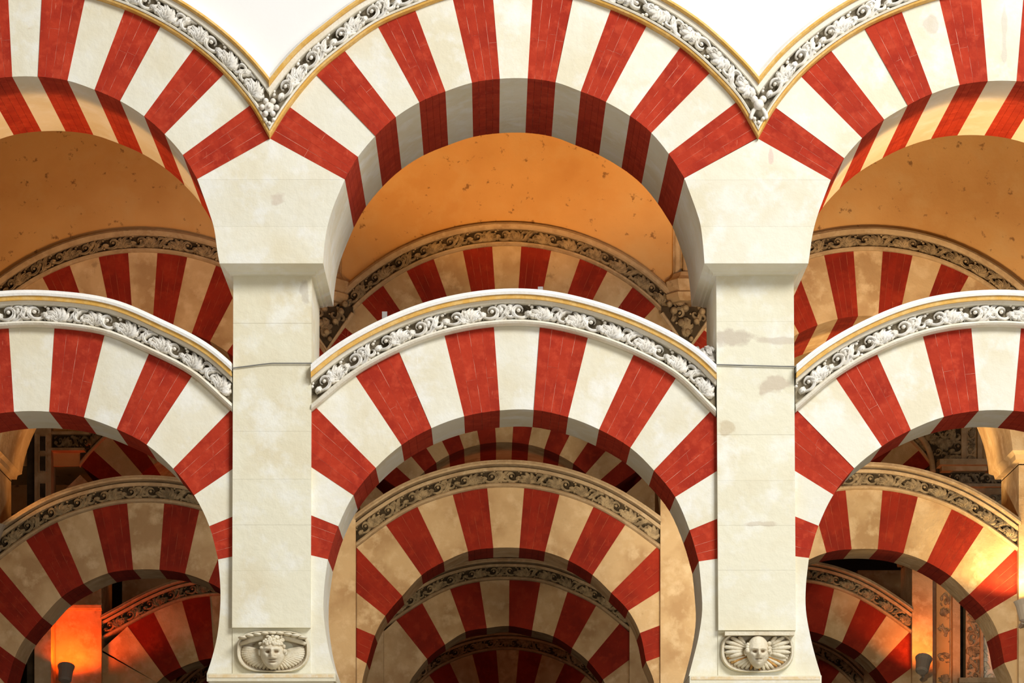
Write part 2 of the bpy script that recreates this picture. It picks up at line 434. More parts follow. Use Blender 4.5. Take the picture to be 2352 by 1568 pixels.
def upper_moulding(root, outer, xl, xr, Y, px, back=False, N=80):
    P = extend(catmull([U(*p, Y) for p in outer], 8), 1.2)
    mo = M['mould2'] if back else M['mould']
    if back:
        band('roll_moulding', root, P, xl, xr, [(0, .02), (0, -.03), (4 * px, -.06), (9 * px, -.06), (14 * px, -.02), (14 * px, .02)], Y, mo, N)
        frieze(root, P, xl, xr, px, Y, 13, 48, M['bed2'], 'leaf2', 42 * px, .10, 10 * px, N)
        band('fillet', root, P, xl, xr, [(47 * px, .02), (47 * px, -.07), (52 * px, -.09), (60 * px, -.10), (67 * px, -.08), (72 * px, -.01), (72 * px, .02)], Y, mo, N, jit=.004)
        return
    band('gold_fillet', root, P, xl, xr, [(-1 * px, .01), (-1 * px, -.02), (2 * px, -.045), (6 * px, -.05), (8 * px, -.04), (8 * px, .01)], Y, M['gold'], N,
         label='painted gold lower fillet')
    band('fillet', root, P, xl, xr, [(7.5 * px, .01), (7.5 * px, -.055), (11 * px, -.06), (15 * px, -.03), (15 * px, .01)], Y, mo, N)
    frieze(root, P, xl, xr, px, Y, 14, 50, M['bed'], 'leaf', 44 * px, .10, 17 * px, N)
    band('upper_fillet', root, P, xl, xr, [(48 * px, .01), (48.5 * px, -.064), (49.5 * px, -.070), (61 * px, -.071), (61 * px, .01)], Y, mo, N)
    band('gold_fillet', root, P, xl, xr, [(60 * px, .01), (60 * px, -.09), (64 * px, -.105), (69 * px, -.10), (70 * px, -.08), (70 * px, .01)], Y, M['gold'], N,
         label='painted gold upper fillet')
    band('edge_moulding', root, P, xl, xr, [(69 * px, .01), (69 * px, -.075), (74 * px, -.06), (80 * px, -.02), (82 * px, .01)], Y, M['cap'], N)

PX = 22.0 / F      # metres per photo pixel on the front arcade
def mirror_bounds(b, c):
    return [((2 * c - o[0][0], o[0][1]), (2 * c - o[1][0], o[1][1])) + tuple(2 * c - q for q in o[2:]) for o in b[::-1]]

# ================================================================== FRONT ARCADE, measured
YU, YP, YL = 21.8, 22.0, 22.05
UB, PB, LB = 23.22, 23.0, 22.75
C_up = [((620, 318), (792, 412)), ((666, 246), (822, 360)), ((727, 172), (862, 312)), ((792, 117), (909, 269)), ((868, 62), (963, 235)),
        ((954, 24), (1023, 210)), ((1039, -6), (1084, 190)), ((1131, -22), (1148, 181)), ((1224, -22), (1212, 180)), ((1317, -7), (1276, 189)),
        ((1403, 22), (1334, 210)), ((1485, 60), (1392, 234)), ((1563, 109), (1447, 266)), ((1630, 168), (1496, 305)), ((1691, 235), (1536, 353)), ((1739, 317), (1572, 409))]
L_half = [((18, -20), (18, 175)), ((97, -20), (87, 176)), ((196, -7), (155, 185)), ((287, 22), (217, 206)), ((369, 61), (276, 232)), ((446, 111), (331, 267)),
          ((514, 170), (378, 308)), ((575, 242), (420, 356)), ((620, 318), (453, 411))]
L_up = mirror_bounds(L_half[1:], 52.5 + 5)[:] + L_half[1:]
R_half = [((1741, 318), (1908, 413)), ((1782, 247), (1939, 363)), ((1840, 176), (1980, 317)), ((1909, 116), (2031, 274)), ((1986, 66), (2085, 242)), ((2071, 27), (2141, 215)),
          ((2157, -2), (2204, 195)), ((2252, -19), (2269, 186))]
R_up = R_half + mirror_bounds(R_half, 2302)
C_lo = [((716, 1273), (753, 1284), 716), ((716, 1180), (777, 1208), 716), ((716, 1067), (812, 1137), 716), ((727, 937), (863, 1074)), ((817, 864), (922, 1022)),
        ((917, 809), (991, 983)), ((1021, 771), (1066, 956)), ((1134.5, 751), (1148, 942)), ((1240, 752), (1226, 941)), ((1350, 776), (1305, 958)),
        ((1455, 815), (1376, 986)), ((1552, 869), (1448, 1028)), ((1631, 945), (1502, 1080)), ((1643, 1078), (1551, 1141), 1643), ((1643, 1189), (1584, 1217), 1643), ((1643, 1282), (1605, 1289), 1643)]
Ll_half = [((125, 754), (113, 945)), ((240, 770), (193, 958)), ((342, 812), (268, 985)), ((441, 864), (337, 1021)),
           ((529, 942), (398, 1076)), ((534, 1071), (446, 1137), 534), ((533, 1183), (481, 1208), 533), ((533, 1276), (501, 1284), 533)]
L_lo = mirror_bounds(Ll_half, 72.5) + Ll_half
Rl_half = [((1826, 1276), (1858, 1281), 1826), ((1826, 1182), (1880, 1207), 1826), ((1825, 1075), (1914, 1136), 1825), ((1832, 943), (1962, 1075)), ((1920, 869), (2025, 1025)),
           ((2015, 814), (2092, 987)), ((2120, 773), (2168, 957)), ((2231, 754), (2248, 943))]
R_lo = Rl_half + mirror_bounds(Rl_half, 2288)

def path_of(bounds): return [b[0] for b in bounds if len(b) == 2]
def make_upper(name_label, bounds, Yf, Yb, valley, layer, px, **kw):
    cx = (bounds[0][1][0] + bounds[-1][1][0]) / 2
    x, z = U(cx, bounds[0][1][1], Yf)
    r = empty('upper_arch', (x, Yf, z), name_label, 'arch')
    back = layer > 1
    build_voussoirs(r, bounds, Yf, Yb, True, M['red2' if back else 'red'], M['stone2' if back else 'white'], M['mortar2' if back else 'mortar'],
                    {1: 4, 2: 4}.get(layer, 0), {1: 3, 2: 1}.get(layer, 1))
    upper_moulding(r, path_of(bounds), U(valley[0], 0, Yf)[0], U(valley[1], 0, Yf)[0], Yf, px, back, 80 if layer < 3 else 40)
    return r
def make_lower(name_label, bounds, Yf, Yb, pier, layer, px, tails, first_red=True, grouped=True):
    cx = (pier[0] + pier[1]) / 2
    dv = 9 if layer == 1 else 3
    sh = lambda q: -dv if q < cx else dv
    bounds = [b if len(b) == 2 else ((b[0][0] + sh(b[2]), b[0][1]), b[1], b[2] + sh(b[2])) for b in bounds]
    x, z = U(cx, bounds[0][1][1], Yf)
    r = empty('horseshoe_arch', (x, Yf, z), name_label, 'arch')
    back = layer > 1
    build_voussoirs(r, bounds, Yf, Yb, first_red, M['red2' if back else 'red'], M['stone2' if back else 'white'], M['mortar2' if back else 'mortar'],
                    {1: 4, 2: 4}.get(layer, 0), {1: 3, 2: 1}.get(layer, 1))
    lower_moulding(r, path_of(bounds), U(pier[0], 0, Yf)[0], U(pier[1], 0, Yf)[0], Yf, Yb, px, back, 70 if layer < 3 else 40)
    for side, tl in zip((0, 1), tails):
        if not tl: continue
        b = bounds[0] if side == 0 else bounds[-1]
        curve = catmull([U(*b[1], Yf)] + [U(*p, Yf) for p in tl], 4)
        poly = [U(*b[0], Yf)] + curve + [(U(pier[side] + (-dv, dv)[side], 0, Yf)[0], curve[-1][1])]
        mesh('springer', *prism(poly, Yf, Yb), M['stone2' if back else 'white'], r)
    return r
# the wall above the arches and the shell -------------------------------------------------
def wall_above(name, paths, Y0, Y1, ztop, xmin, xmax, m):
    P = []
    for p in paths: P += catmull([U(*q, Y0) for q in p], 6)
    P = sorted(P)
    P = [(xmin, P[0][1])] + P + [(xmax, P[-1][1])]
    V, Fc = [], []
    for x, z in P: V += [(x, Y0, z), (x, Y0, ztop), (x, Y1, ztop), (x, Y1, z)]
    for i in range(len(P) - 1):
        a, b = i * 4, i * 4 + 4
        for k in range(4): Fc.append([a + k, a + (k + 1) % 4, b + (k + 1) % 4, b + k])
    Fc += [[0, 1, 2, 3], [len(V) - 4, len(V) - 3, len(V) - 2, len(V) - 1]]
    return structure(mesh(name, V, Fc, m))

# ---------------- floor, ceilings, far walls
Yr = {1: 22.0, 2: 22 * 1.33, 3: 22 * 1.64, 4: 22 * 1.97, 5: 22 * 2.3}
structure(mesh('floor', *box(-16.3, 16.3, -6.3, 23.2, -.2, 0), M['floor']))
structure(mesh('floor', *box(-16.3, 16.3, 23.2, 60, -.2, 0), M['floor2']))
structure(mesh('wall_behind', *box(-16.3, 16.3, -6.3, -6, 0, 12), M['vault']))
structure(mesh('wall_front_left', *box(-16.3, -16, -6, YU, 0, 12), M['vault']))
structure(mesh('wall_front_right', *box(16, 16.3, -6, YU, 0, 12), M['vault']))
structure(mesh('ceiling', *box(-24, 24, YU + .3, 60, 10.9, 11.2), M['vault']))
structure(mesh('wall_left', *box(-16.3, -16, UB - .2, 60, 0, 10.9), M['plaster2']))
structure(mesh('wall_right', *box(16, 16.3, UB - .2, 60, 0, 10.9), M['plaster2']))
structure(mesh('wall_back', *box(-16.3, 16.3, 58, 58.3, 0, 10.9), M['dark']))

wall_above('wall_front', [path_of(L_up), path_of(C_up), path_of(R_up)], YU, UB, 12.0, -24, 24, M['wall'])
make_upper('upper striped arch of the front arcade, left bay, cut by the picture edge', L_up, YU, UB, (-500, 620), 1, PX)
make_upper('upper striped arch of the front arcade over the middle bay', C_up, YU, UB, (620, 1741), 1, PX)
make_upper('upper striped arch of the front arcade, right bay, cut by the picture edge', R_up, YU, UB, (1741, 2863), 1, PX)
def tailL(off, pts): return [(x + off, y) for x, y in pts]
TL = [(745, 1345), (743, 1400), (748, 1452), (758, 1505), (771, 1547)]
TR = [(1610, 1340), (1613, 1400), (1605, 1460), (1593, 1510), (1582, 1552)]
LR = [(506, 1345), (505.5, 1400), (499, 1460), (487, 1510), (475, 1547)]
RL = [(1851, 1345), (1851, 1400), (1860, 1455), (1872, 1505), (1886, 1552)]
make_lower('lower striped horseshoe arch of the front arcade, left bay, right of the picture edge', L_lo, YL, LB, (-389, 534), 1, PX,
           ([(145 - x, y) for x, y in LR], LR))
make_lower('lower striped horseshoe arch of the front arcade between the two tall piers', C_lo, YL, LB, (716, 1643), 1, PX, (TL, TR))
make_lower('lower striped horseshoe arch of the front arcade, right bay, beyond the right-hand pier', R_lo, YL, LB, (1826, 2750), 1, PX,
           (RL, [(4576 - x, y) for x, y in RL]))

# ------------------------------------------------------------------ piers
def stone_block(parent, poly, y0, y1, m, name='stone_block', gap=.0015, label=None):
    return mesh(name, *prism(poly, y0, y1), m, parent, label=label)
def column_below(root, xc, z, y, wdt, m_cap):
    """abacus, capital, shaft and base under a pier"""
    def lathe(prof, seg=20):
        V = [(xc + r * math.cos(2 * math.pi * k / seg), y + r * math.sin(2 * math.pi * k / seg), zz) for r, zz in prof for k in range(seg)]
        Fc = [[a * seg + k, a * seg + (k + 1) % seg, (a + 1) * seg + (k + 1) % seg, (a + 1) * seg + k] for a in range(len(prof) - 1) for k in range(seg)]
        Fc += [list(range(seg)), list(range((len(prof) - 1) * seg, len(prof) * seg))]
        return V, Fc
    mesh('capital', *lathe([(.20, z - .62), (.23, z - .60), (.20, z - .57), (.24, z - .42), (.27, z - .38), (.25, z - .36), (.31, z - .20), (.36, z - .13), (.40, z - .12)]), M['mould2'], root, smooth=True)
    mesh('shaft', *lathe([(.215, .30), (.22, 1.2), (.195, z - .60)]), M['marble'], root, smooth=True)
    mesh('base', *join(lathe([(.34, .10), (.36, .15), (.33, .19), (.27, .21), (.26, .25), (.29, .28), (.24, .31)]), box(xc - .37, xc + .37, y - .37, y + .37, 0, .10)), M['marble'], root)

def front_pier(label, valley, inL, inR, springL, springR, imp, top, bot, ab, joints, mask=None):
    """all numbers are photo pixels of the front arcade"""
    xc = U((top[0] + top[1]) / 2, 0, YP)[0]
    r = empty('pier', (xc, YP + .5, 0), label, 'pier')
    # spandrel stones above the impost: apex stone, then two courses
    def curve(side):   # silhouettes below the lowest brick voussoir
        return catmull([U(*p, YU) for p in side], 5)
    cl, cr = curve([inL] + springL), curve([inR] + springR)      # downwards
    def cut(cv, za, zb):
        pts = [p for p in cv if zb < p[1] < za]
        def x_at(z):
            for a, b in zip(cv, cv[1:]):
                if (a[1] - z) * (b[1] - z) <= 0 and a[1] != b[1]: return lerp(a, b, (a[1] - z) / (a[1] - b[1]))[0]
            return cv[0][0] if z > cv[0][1] else cv[-1][0]
        return [(x_at(za), za)] + pts + [(x_at(zb), zb)]
    z_in = min(cl[0][1], cr[0][1]); g = .0003
    zi = U(0, 520, YU)[1]; zb = U(0, imp, YU)[1]
    v = U(*valley, YU)
    mesh('stone_block', *prism([v, cr[0], (cr[0][0], z_in + g), (cl[0][0], z_in + g), cl[0]], YU, UB), M['white'], r)
    for za, zc in ((z_in - g, zi + g), (zi - g, zb)):
        L_, R_ = cut(cl, za, zc), cut(cr, za, zc)
        mesh('stone_block', *prism(L_ + R_[::-1], YU, UB), M['white'], r)
    # impost: cove moulding stepping in on all four sides
    def ring(xl, xr, yf, yb, z): return [(xl, yf, z), (xr, yf, z), (xr, yb, z), (xl, yb, z)]
    xl0, xr0 = cl[-1][0] + .0, cr[-1][0]
    pxl, pxr = U(top[0], 0, YP)[0], U(top[1], 0, YP)[0]
    zt = U(0, top[2], YP)[1] ; zs = zb
    V = []; steps = [(0, 0), (.0, .10), (.22, .26), (.38, .42), (.48, .66), (.66, .72), (.72, 1.0), (1.0, 1.0)]
    zlow = zt - .02
    for t, d in steps:
        xl = xl0 + (pxl - xl0) * t; xr = xr0 + (pxr - xr0) * t; yf = YU + (YP - YU) * t; yb = UB + (PB - UB) * t
        V += ring(xl, xr, yf, yb, zs + (zlow - zs) * d)
    n = len(steps); Fc = [[0, 1, 2, 3], [4 * n - 4, 4 * n - 3, 4 * n - 2, 4 * n - 1]]
    for i in range(n - 1):
        for k in range(4): Fc.append([4 * i + k, 4 * i + (k + 1) % 4, 4 * i + 4 + (k + 1) % 4, 4 * i + 4 + k])
    mesh('impost_moulding', V, Fc, M['white'], r)
    # shaft courses
    ys = [top[2]] + joints + [bot[2]]
    for a, b in zip(ys, ys[1:]):
        f = lambda y: (y - top[2]) / (bot[2] - top[2])
        def xs(y): return top[0] + (bot[0] - top[0]) * f(y), top[1] + (bot[1] - top[1]) * f(y)
        (a0, a1), (b0, b1) = xs(a), xs(b); e = .14
        P = [U(a0, a + e, YP), U(a1, a + e, YP), U(b1, b - e, YP), U(b0, b - e, YP)]
        d = random.uniform(-.0012, .0012)
        mesh('stone_block', *prism(P, YP + d, PB), M['pier'], r)
    core = [U(top[0] + 3, top[2] - 5, YP), U(top[1] - 3, top[2] - 5, YP), U(bot[1] - 3, bot[2] - 1, YP), U(bot[0] + 3, bot[2] - 1, YP)]
    mesh('pier_core', *prism(core, YP + .0045, PB - .004), M['wall'], r)
    # foot behind the mask and the abacus slab
    zf0, zf1 = U(0, bot[2], YP)[1], U(0, ab[2], YP)[1]
    mesh('pier_foot', *box(U(bot[0], 0, YP)[0], U(bot[1], 0, YP)[0], YP + .043, PB, zf1, zf0), M['pier'], r)
    xa, xb = U(ab[0], 0, 21.93)[0], U(ab[1], 0, 21.93)[0]
    V, Fc = join(box(xa, xb, 21.93, 23.07, zf1 - .055, zf1 - .0), box(xa + .015, xb - .015, 21.95, 23.05, zf1 - .16, zf1 - .055))
    mesh('abacus', V, Fc, M['pier'], r, label='stone abacus slab edged in ochre')
    mesh('ochre_edge', *box(xa + .01, xb - .01, 21.926, 21.934, zf1 - .03, zf1 - .008), M['ochre_edge'], r)
    column_below(r, (xa + xb) / 2, zf1 - .16, 22.5, .4, None)
    return r
JN = [742, 841, 990, 1100, 1205, 1310]
p1 = front_pier('tall cream stone pier of the front arcade, left one, with the bearded head corbel', (620, 318), (453, 411), (792, 412),
    [(480, 486), (492, 526), (499, 575), (504, 603)], [(766, 474), (752, 520), (745, 565), (742, 603)], 603,
    (536, 716, 627), (533, 713, 1441), (475, 771, 1548), JN)
p2 = front_pier('tall cream stone pier of the front arcade, right one, with the winged cherub corbel', (1740, 318), (1572, 409), (1908, 413),
    [(1597, 477), (1609, 517), (1615, 565), (1618, 603)], [(1880, 488), (1867, 535), (1861, 575), (1857, 603)], 603,
    (1645, 1823, 627), (1650, 1828, 1447), (1584, 1887, 1553), [738, 840, 893, 998, 1103, 1206, 1309])
p0 = front_pier('tall cream stone pier of the front arcade beyond the left picture edge', (-502, 318), (-669, 411), (-335, 411),
    [(-650, 486), (-635, 530), (-627, 603)], [(-362, 480), (-374, 526), (-386, 603)], 603,
    (-588, -408, 627), (-588, -408, 1441), (-640, -350, 1548), JN)
p3 = front_pier('tall cream stone pier of the front arcade beyond the right picture edge', (2863, 318), (2696, 413), (3030, 413),
    [(2724, 488), (2737, 535), (2747, 603)], [(3003, 480), (2990, 530), (2985, 603)], 603,
    (2778, 2958, 627), (2778, 2958, 1447), (2717, 3010, 1553), JN)

# ------------------------------------------------------------------ second, third, fourth arcades (generic)
UP_OFF = [-416, -379, -333, -284, -230, -168, -101, -33.5, 33.5, 102, 168, 231, 289, 341, 384, 418]
def upper_bounds(cx, cyo, Ro, cyi, Ri, s=1.0, vy=None):
    out = []
    for x in UP_OFF:
        x *= s; oy = cyo - math.sqrt(max(1, Ro * Ro - x * x))
        dx, dy = -x, cyi - oy; l = math.hypot(dx, dy)
        out.append(((cx + x, oy), (cx - dx / l * Ri, cyi - dy / l * Ri)))
    return out
Y2 = Yr[2]; k2 = 1.33
L2u = upper_bounds(328, 1068, 488, 1079, 333); C2u = upper_bounds(1164, 1053, 488, 1070, 333); R2u = upper_bounds(1994, 1064, 488, 1058, 333)
lowC2 = [((817, 1506), (842, 1523), 817), ((817, 1439), (861, 1459), 817), ((817, 1357), (885, 1414), 817), ((819, 1257), (924, 1368)), ((887, 1206), (968, 1321)), ((959, 1164), (1019, 1290)),
         ((1040, 1136), (1075, 1266)), ((1119, 1121), (1133, 1258)), ((1204, 1121), (1193, 1258)), ((1285, 1136), (1252, 1267)), ((1363, 1164), (1306, 1287)),
         ((1436, 1205), (1361, 1320)), ((1508, 1257), (1404, 1361)), ((1517, 1353), (1443, 1402), 1517), ((1517, 1434), (1470, 1453), 1517), ((1517, 1506), (1484, 1519), 1517)]
def shifted(b, dx, dyo, dyi): return [((o[0][0] + dx, o[0][1] + dyo), (o[1][0] + dx, o[1][1] + dyi)) + tuple(q + dx for q in o[2:]) for o in b]
lowL2 = shifted(lowC2, 338 - 1165, 35, 50); lowR2 = shifted(lowC2, 1990 - 1167, 5, 3)
def tails(cx, half, y0, k):   # horseshoe ends down to the abacus, front-arcade profile scaled
    rel = [(-445, 1345), (-447, 1400), (-441, 1455), (-431, 1508), (-417, 1548)]
    f = lambda y: VY - (VY - y) / k
    a = [(cx + x / k * half, f(y)) for x, y in rel if f(y) > y0 + 8]
    return (a, [(2 * cx - x, y) for x, y in a])
# second arcade
wall_above('wall_middle', [path_of(L2u), path_of(C2u), path_of(R2u)], Y2 - .2, Y2 + 1.2, 10.9, -16, 16, M['plaster2'])
px2 = PX
def PXk(k): return PX
make_upper('upper striped arch of the second arcade, left bay, seen under the front left arch', L2u, Y2 - .2, Y2 + 1.2, (-88, 748), 2, px2)
make_upper('upper striped arch of the second arcade in the middle bay below the orange wall', C2u, Y2 - .2, Y2 + 1.2, (748, 1584), 2, px2)
make_upper('upper striped arch of the second arcade, right bay, below the tan pitted wall', R2u, Y2 - .2, Y2 + 1.2, (1576, 2412), 2, px2)
make_lower('lower horseshoe arch of the second arcade, left bay, above the orange-red lit pier', lowL2, Y2 + .1, Y2 + .8, (-10, 690), 2, px2, tails(340, 1, 1569, k2))
make_lower('lower horseshoe arch of the second arcade in the middle bay, with grey cap', lowC2, Y2 + .1, Y2 + .8, (817, 1517), 2, px2, tails(1167, 1, 1523, k2))
make_lower('lower horseshoe arch of the second arcade, right bay, lit yellow on its right side', lowR2, Y2 + .1, Y2 + .8, (1640, 2340), 2, px2, tails(1990, 1, 1524, k2))
def back_pier(label, Y, k, x0, x1, valley, ci, Ri, cyi, impy, layer=2):
    """pier with spandrel block and impost of an arcade further back; pixels on its plane"""
    r = empty('pier', (U((x0 + x1) / 2, 0, Y)[0], Y + .5, 0), label, 'pier')
    yu, yb = Y - .2, Y + 1.2
    (lb, rb), (cl, cr) = ci, ((ci[0][0], ci[0][1]), (ci[1][0], ci[1][1]))
    # lb, rb: (centre x) of the left / right bays' arches
    def circ(cx, cy, ang0, sgn):
        pts = []
        y0 = cy + math.sin(ang0) * -Ri
        for i in range(7):
            y = y0 + (impy - y0) * i / 6
            dx = math.sqrt(max(0, Ri * Ri - (y - cy) ** 2)); pts.append(U(cx + sgn * dx, y, yu))
        return pts
    a = math.radians(28.5)
    left = circ(ci[0][0], ci[0][1], a, 1); right = circ(ci[1][0], ci[1][1], a, -1)
    v = U(*valley, yu)
    mesh('stone_block', *prism([v] + right + left[::-1], yu, yb), M['stone2'], r)
    zb = left[-1][1]; pxl, pxr = U(x0, 0, Y)[0], U(x1, 0, Y)[0]
    V = []; st = [(0, 0), (0, .12), (.4, .35), (.5, .7), (1, .8), (1, 1)]
    for t, d in st:
        xl = left[-1][0] + (pxl - left[-1][0]) * t; xr = right[-1][0] + (pxr - right[-1][0]) * t
        yf = yu + .2 * t; y2 = yb - .2 * t; z = zb - .12 * d
        V += [(xl, yf, z), (xr, yf, z), (xr, y2, z), (xl, y2, z)]
    n = len(st); Fc = [[0, 1, 2, 3], [4 * n - 4, 4 * n - 3, 4 * n - 2, 4 * n - 1]]
    for i in range(n - 1):
        for q in range(4): Fc.append([4 * i + q, 4 * i + (q + 1) % 4, 4 * i + 4 + (q + 1) % 4, 4 * i + 4 + q])
    mesh('impost_moulding', V, Fc, M['stone2'], r)
    zf = U(0, 1548, 22)[1]
    mesh('pier_shaft', *box(pxl, pxr, Y, Y + 1.0, zf, zb - .11), M['stone2'], r)
    mesh('abacus', *box(pxl - .17, pxr + .17, Y - .07, Y + 1.07, zf - .16, zf), M['stone2'], r)
    column_below(r, (pxl + pxr) / 2, zf - .16, Y + .5, .4, None)
    return r
c2 = [(328, 1079), (1164, 1070), (1994, 1058)]
back_pier('stone pier of the second arcade at the left picture edge', Y2, k2, -130, -12, (-88, 812), ((328 - 836, 1079), c2[0]), 333, 0, 1030)
back_pier('stone pier of the second arcade just right of the front left pier', Y2, k2, 688, 817, (748, 812), (c2[0], c2[1]), 333, 0, 1030)
back_pier('stone pier of the second arcade just left of the front right pier', Y2, k2, 1517, 1640, (1580, 812), (c2[1], c2[2]), 333, 0, 1030)
back_pier('stone pier of the second arcade at the right picture edge, lit yellow', Y2, k2, 2340, 2465, (2412, 812), (c2[2], (1994 + 836, 1058)), 333, 0, 1030)

# third arcade
Y3 = Yr[3]; s3 = .775
C3u = upper_bounds(1158, 1296, 396, 1296, 281, s3); L3u = upper_bounds(509, 1300, 396, 1300, 281, s3); R3u = upper_bounds(1812, 1296, 396, 1296, 281, s3)
wall_above('wall_rear', [path_of(L3u), path_of(C3u), path_of(R3u)], Y3 - .2, Y3 + 1.2, 10.9, -16, 16, M['plaster2'])
make_upper('upper striped arch of the third arcade, left bay, in deep shade', L3u, Y3 - .2, Y3 + 1.2, (184, 834), 3, PX)
make_upper('upper striped arch of the third arcade, middle bay, dark, just above the grey cap', C3u, Y3 - .2, Y3 + 1.2, (834, 1482), 3, PX)
make_upper('upper striped arch of the third arcade, right bay, beside the carved panel', R3u, Y3 - .2, Y3 + 1.2, (1488, 2137), 3, PX)
lowC3 = [((881, 1560), (915, 1600), 881), ((881, 1496), (947, 1555), 881), ((893, 1430), (981, 1513)), ((910, 1424), (981.5, 1512)), ((970, 1385), (1022, 1480)), ((1034, 1353), (1069, 1451)), ((1101.5, 1336), (1118, 1442)),
         ((1170, 1332), (1169, 1437)), ((1241, 1338), (1222, 1447)), ((1303.5, 1359), (1271, 1461)), ((1369, 1391), (1314, 1488)), ((1423, 1432), (1351, 1518)), ((1446, 1512), (1385, 1560), 1446), ((1446, 1570), (1412, 1605), 1446)]
lowC3 = [((881, 1496), (947, 1555), 881), ((910, 1424), (981, 1513)), ((970, 1385), (1022, 1480)), ((1034, 1353), (1069, 1451)), ((1101.5, 1336), (1118, 1442)),
         ((1170, 1332), (1169, 1437)), ((1241, 1338), (1222, 1447)), ((1303.5, 1359), (1271, 1461)), ((1369, 1391), (1314, 1488)), ((1423, 1432), (1351, 1518)), ((1446, 1512), (1385, 1560), 1446)]
lowL3h = [((233, 1560), (333, 1600), 233), ((233, 1490), (345, 1580), 233), ((293, 1438), (377, 1553)), ((353, 1406), (416, 1532)), ((418, 1380), (457, 1517)), ((482, 1369), (492, 1511))]
lowL3 = [((233, 1490), (345, 1582), 233)] + lowL3h[2:] + mirror_bounds(lowL3h[2:], 514) + [((795, 1490), (683, 1582), 795)]
lowR3h = [((1852, 1338), (1846, 1447)), ((1916, 1352), (1892, 1458)), ((1976, 1377), (1934, 1475)), ((2036, 1414), (1978, 1501)), ((2088, 1452), (2012, 1533)), ((2095, 1530), (2042, 1572), 2095)]
lowR3 = mirror_bounds(lowR3h, 1812) + lowR3h
def tail3(b0, b1, xa, xb, cx):
    k = 1.64; rel = [(-441, 1300), (-447, 1385), (-441, 1455), (-431, 1508), (-417, 1548)]
    f = lambda y: VY - (VY - y) / k
    a = [(cx + x / k, f(y)) for x, y in rel]
    return (a, [(2 * cx - x, y) for x, y in a])
make_lower('lower horseshoe arch of the third arcade, left bay, behind the orange-red lit pier', lowL3, Y3 + .1, Y3 + .8, (233, 795), 3, PX, tail3(0, 0, 0, 0, 514), False)
make_lower('lower horseshoe arch of the third arcade in the middle bay, under the grey-capped arch', lowC3, Y3 + .1, Y3 + .8, (881, 1446), 3, PX, tail3(0, 0, 0, 0, 1163), False)
make_lower('lower horseshoe arch of the third arcade, right bay, left of the orange-lit pilasters', lowR3, Y3 + .1, Y3 + .8, (1530, 2095), 3, PX, tail3(0, 0, 0, 0, 1812), True)
c3 = [(509, 1300), (1158, 1296), (1812, 1296)]
def bp3(label, x0, x1, v, a, b): return back_pier(label, Y3, 1.64, x0, x1, (v, 1090), (a, b), 281, 0, 1252, 3)
rp = bp3('orange-red lit pier of the third arcade in the lower left', 108, 233, 184, (509 - 651, 1300), c3[0])
for a_, b_, t_ in ((1386, 1391, .05), (1391, 1398, .10), (1398, 1402, .06)):
    xx0, zz1 = U(106, a_, Y3); xx1, zz0 = U(235, b_, Y3)
    mesh('string_moulding', *box(xx0, xx1, Y3 - t_, Y3 + .02, zz0, zz1), M['stone2'], rp)
bp3('dim pier of the third arcade left of the nested middle arches', 795, 881, 834, c3[0], c3[1])
bp3('dim pier of the third arcade right of the nested middle arches', 1446, 1530, 1484, c3[1], c3[2])
bp3('orange-lit pier of the third arcade in the lower right', 2095, 2142, 2137, c3[2], (1812 + 651, 1296))
# fourth and fifth arcades
Y4 = Yr[4]
off4 = [-240, -178, -131, -79, -24, 28, 81, 133, 180, 242]
def low4(cx, oy, R, Ri, cyi):
    out = []
    for x in off4:
        y = oy + R - math.sqrt(R * R - x * x); dx, dy = -x, cyi - y; l = math.hypot(dx, dy)
        out.append(((cx + x, y), (cx - dx / l * Ri, cyi - dy / l * Ri)))
    return out
for lab, cx, oy in (('lower horseshoe arch of the fourth arcade, left bay, orange-edged', 640, 1512), ('lower horseshoe arch of the fourth arcade, innermost of the nested middle arches', 1164, 1492),
                    ('lower horseshoe arch of the fourth arcade, right bay, orange-lit', 1748, 1482)):
    b = low4(cx, oy, 300, 222, oy + 312)
    hw = 236
    make_lower(lab, b, Y4 + .1, Y4 + .8, (cx - hw, cx + hw), 4, PX, (None, None), False)
for lab, x0, x1 in (('dark far pier of the fourth arcade on the left', 876, 928), ('dark far pier of the fourth arcade on the right', 1400, 1512), ('dim pier of the fourth arcade in the lower right', 1984, 2055), ('dim pier of the fourth arcade in the lower left', 300, 404)):
    r = empty('pier', (U((x0 + x1) / 2, 0, Y4)[0], Y4 + .5, 0), lab, 'pier')
    a, b = U(x0, 0, Y4)[0], U(x1, 0, Y4)[0]; zf = U(0, 1548, 22)[1]
    mesh('pier_shaft', *box(a, b, Y4, Y4 + 1, zf, 6.2), M['stone2'], r)
    mesh('impost_moulding', *join(box(a - .1, b + .1, Y4 - .1, Y4 + 1.1, 6.2, 6.3), box(a - .16, b + .16, Y4 - .18, Y4 + 1.18, 6.3, 6.45)), M['stone2'], r)
    mesh('stone_block', *box(a - .1, b + .1, Y4 - .15, Y4 + 1.15, 6.45, 7.1), M['stone2'], r)
    mesh('abacus', *box(a - .17, b + .17, Y4 - .07, Y4 + 1.07, zf - .16, zf), M['stone2'], r)
    column_below(r, (a + b) / 2, zf - .16, Y4 + .5, .4, None)
C4u = upper_bounds(1150, 1378, 330, 1378, 236, .632)
wall_above('wall_far', [path_of(upper_bounds(620, 1378, 330, 1378, 236, .632)), path_of(C4u), path_of(upper_bounds(1690, 1378, 330, 1378, 236, .632))], Y4 - .2, Y4 + 1.2, 10.9, -16, 16, M['plaster2'])
make_upper('upper striped arch of the fourth arcade, a sliver of orange above the third arch', C4u, Y4 - .2, Y4 + 1.2, (868, 1434), 4, PX)

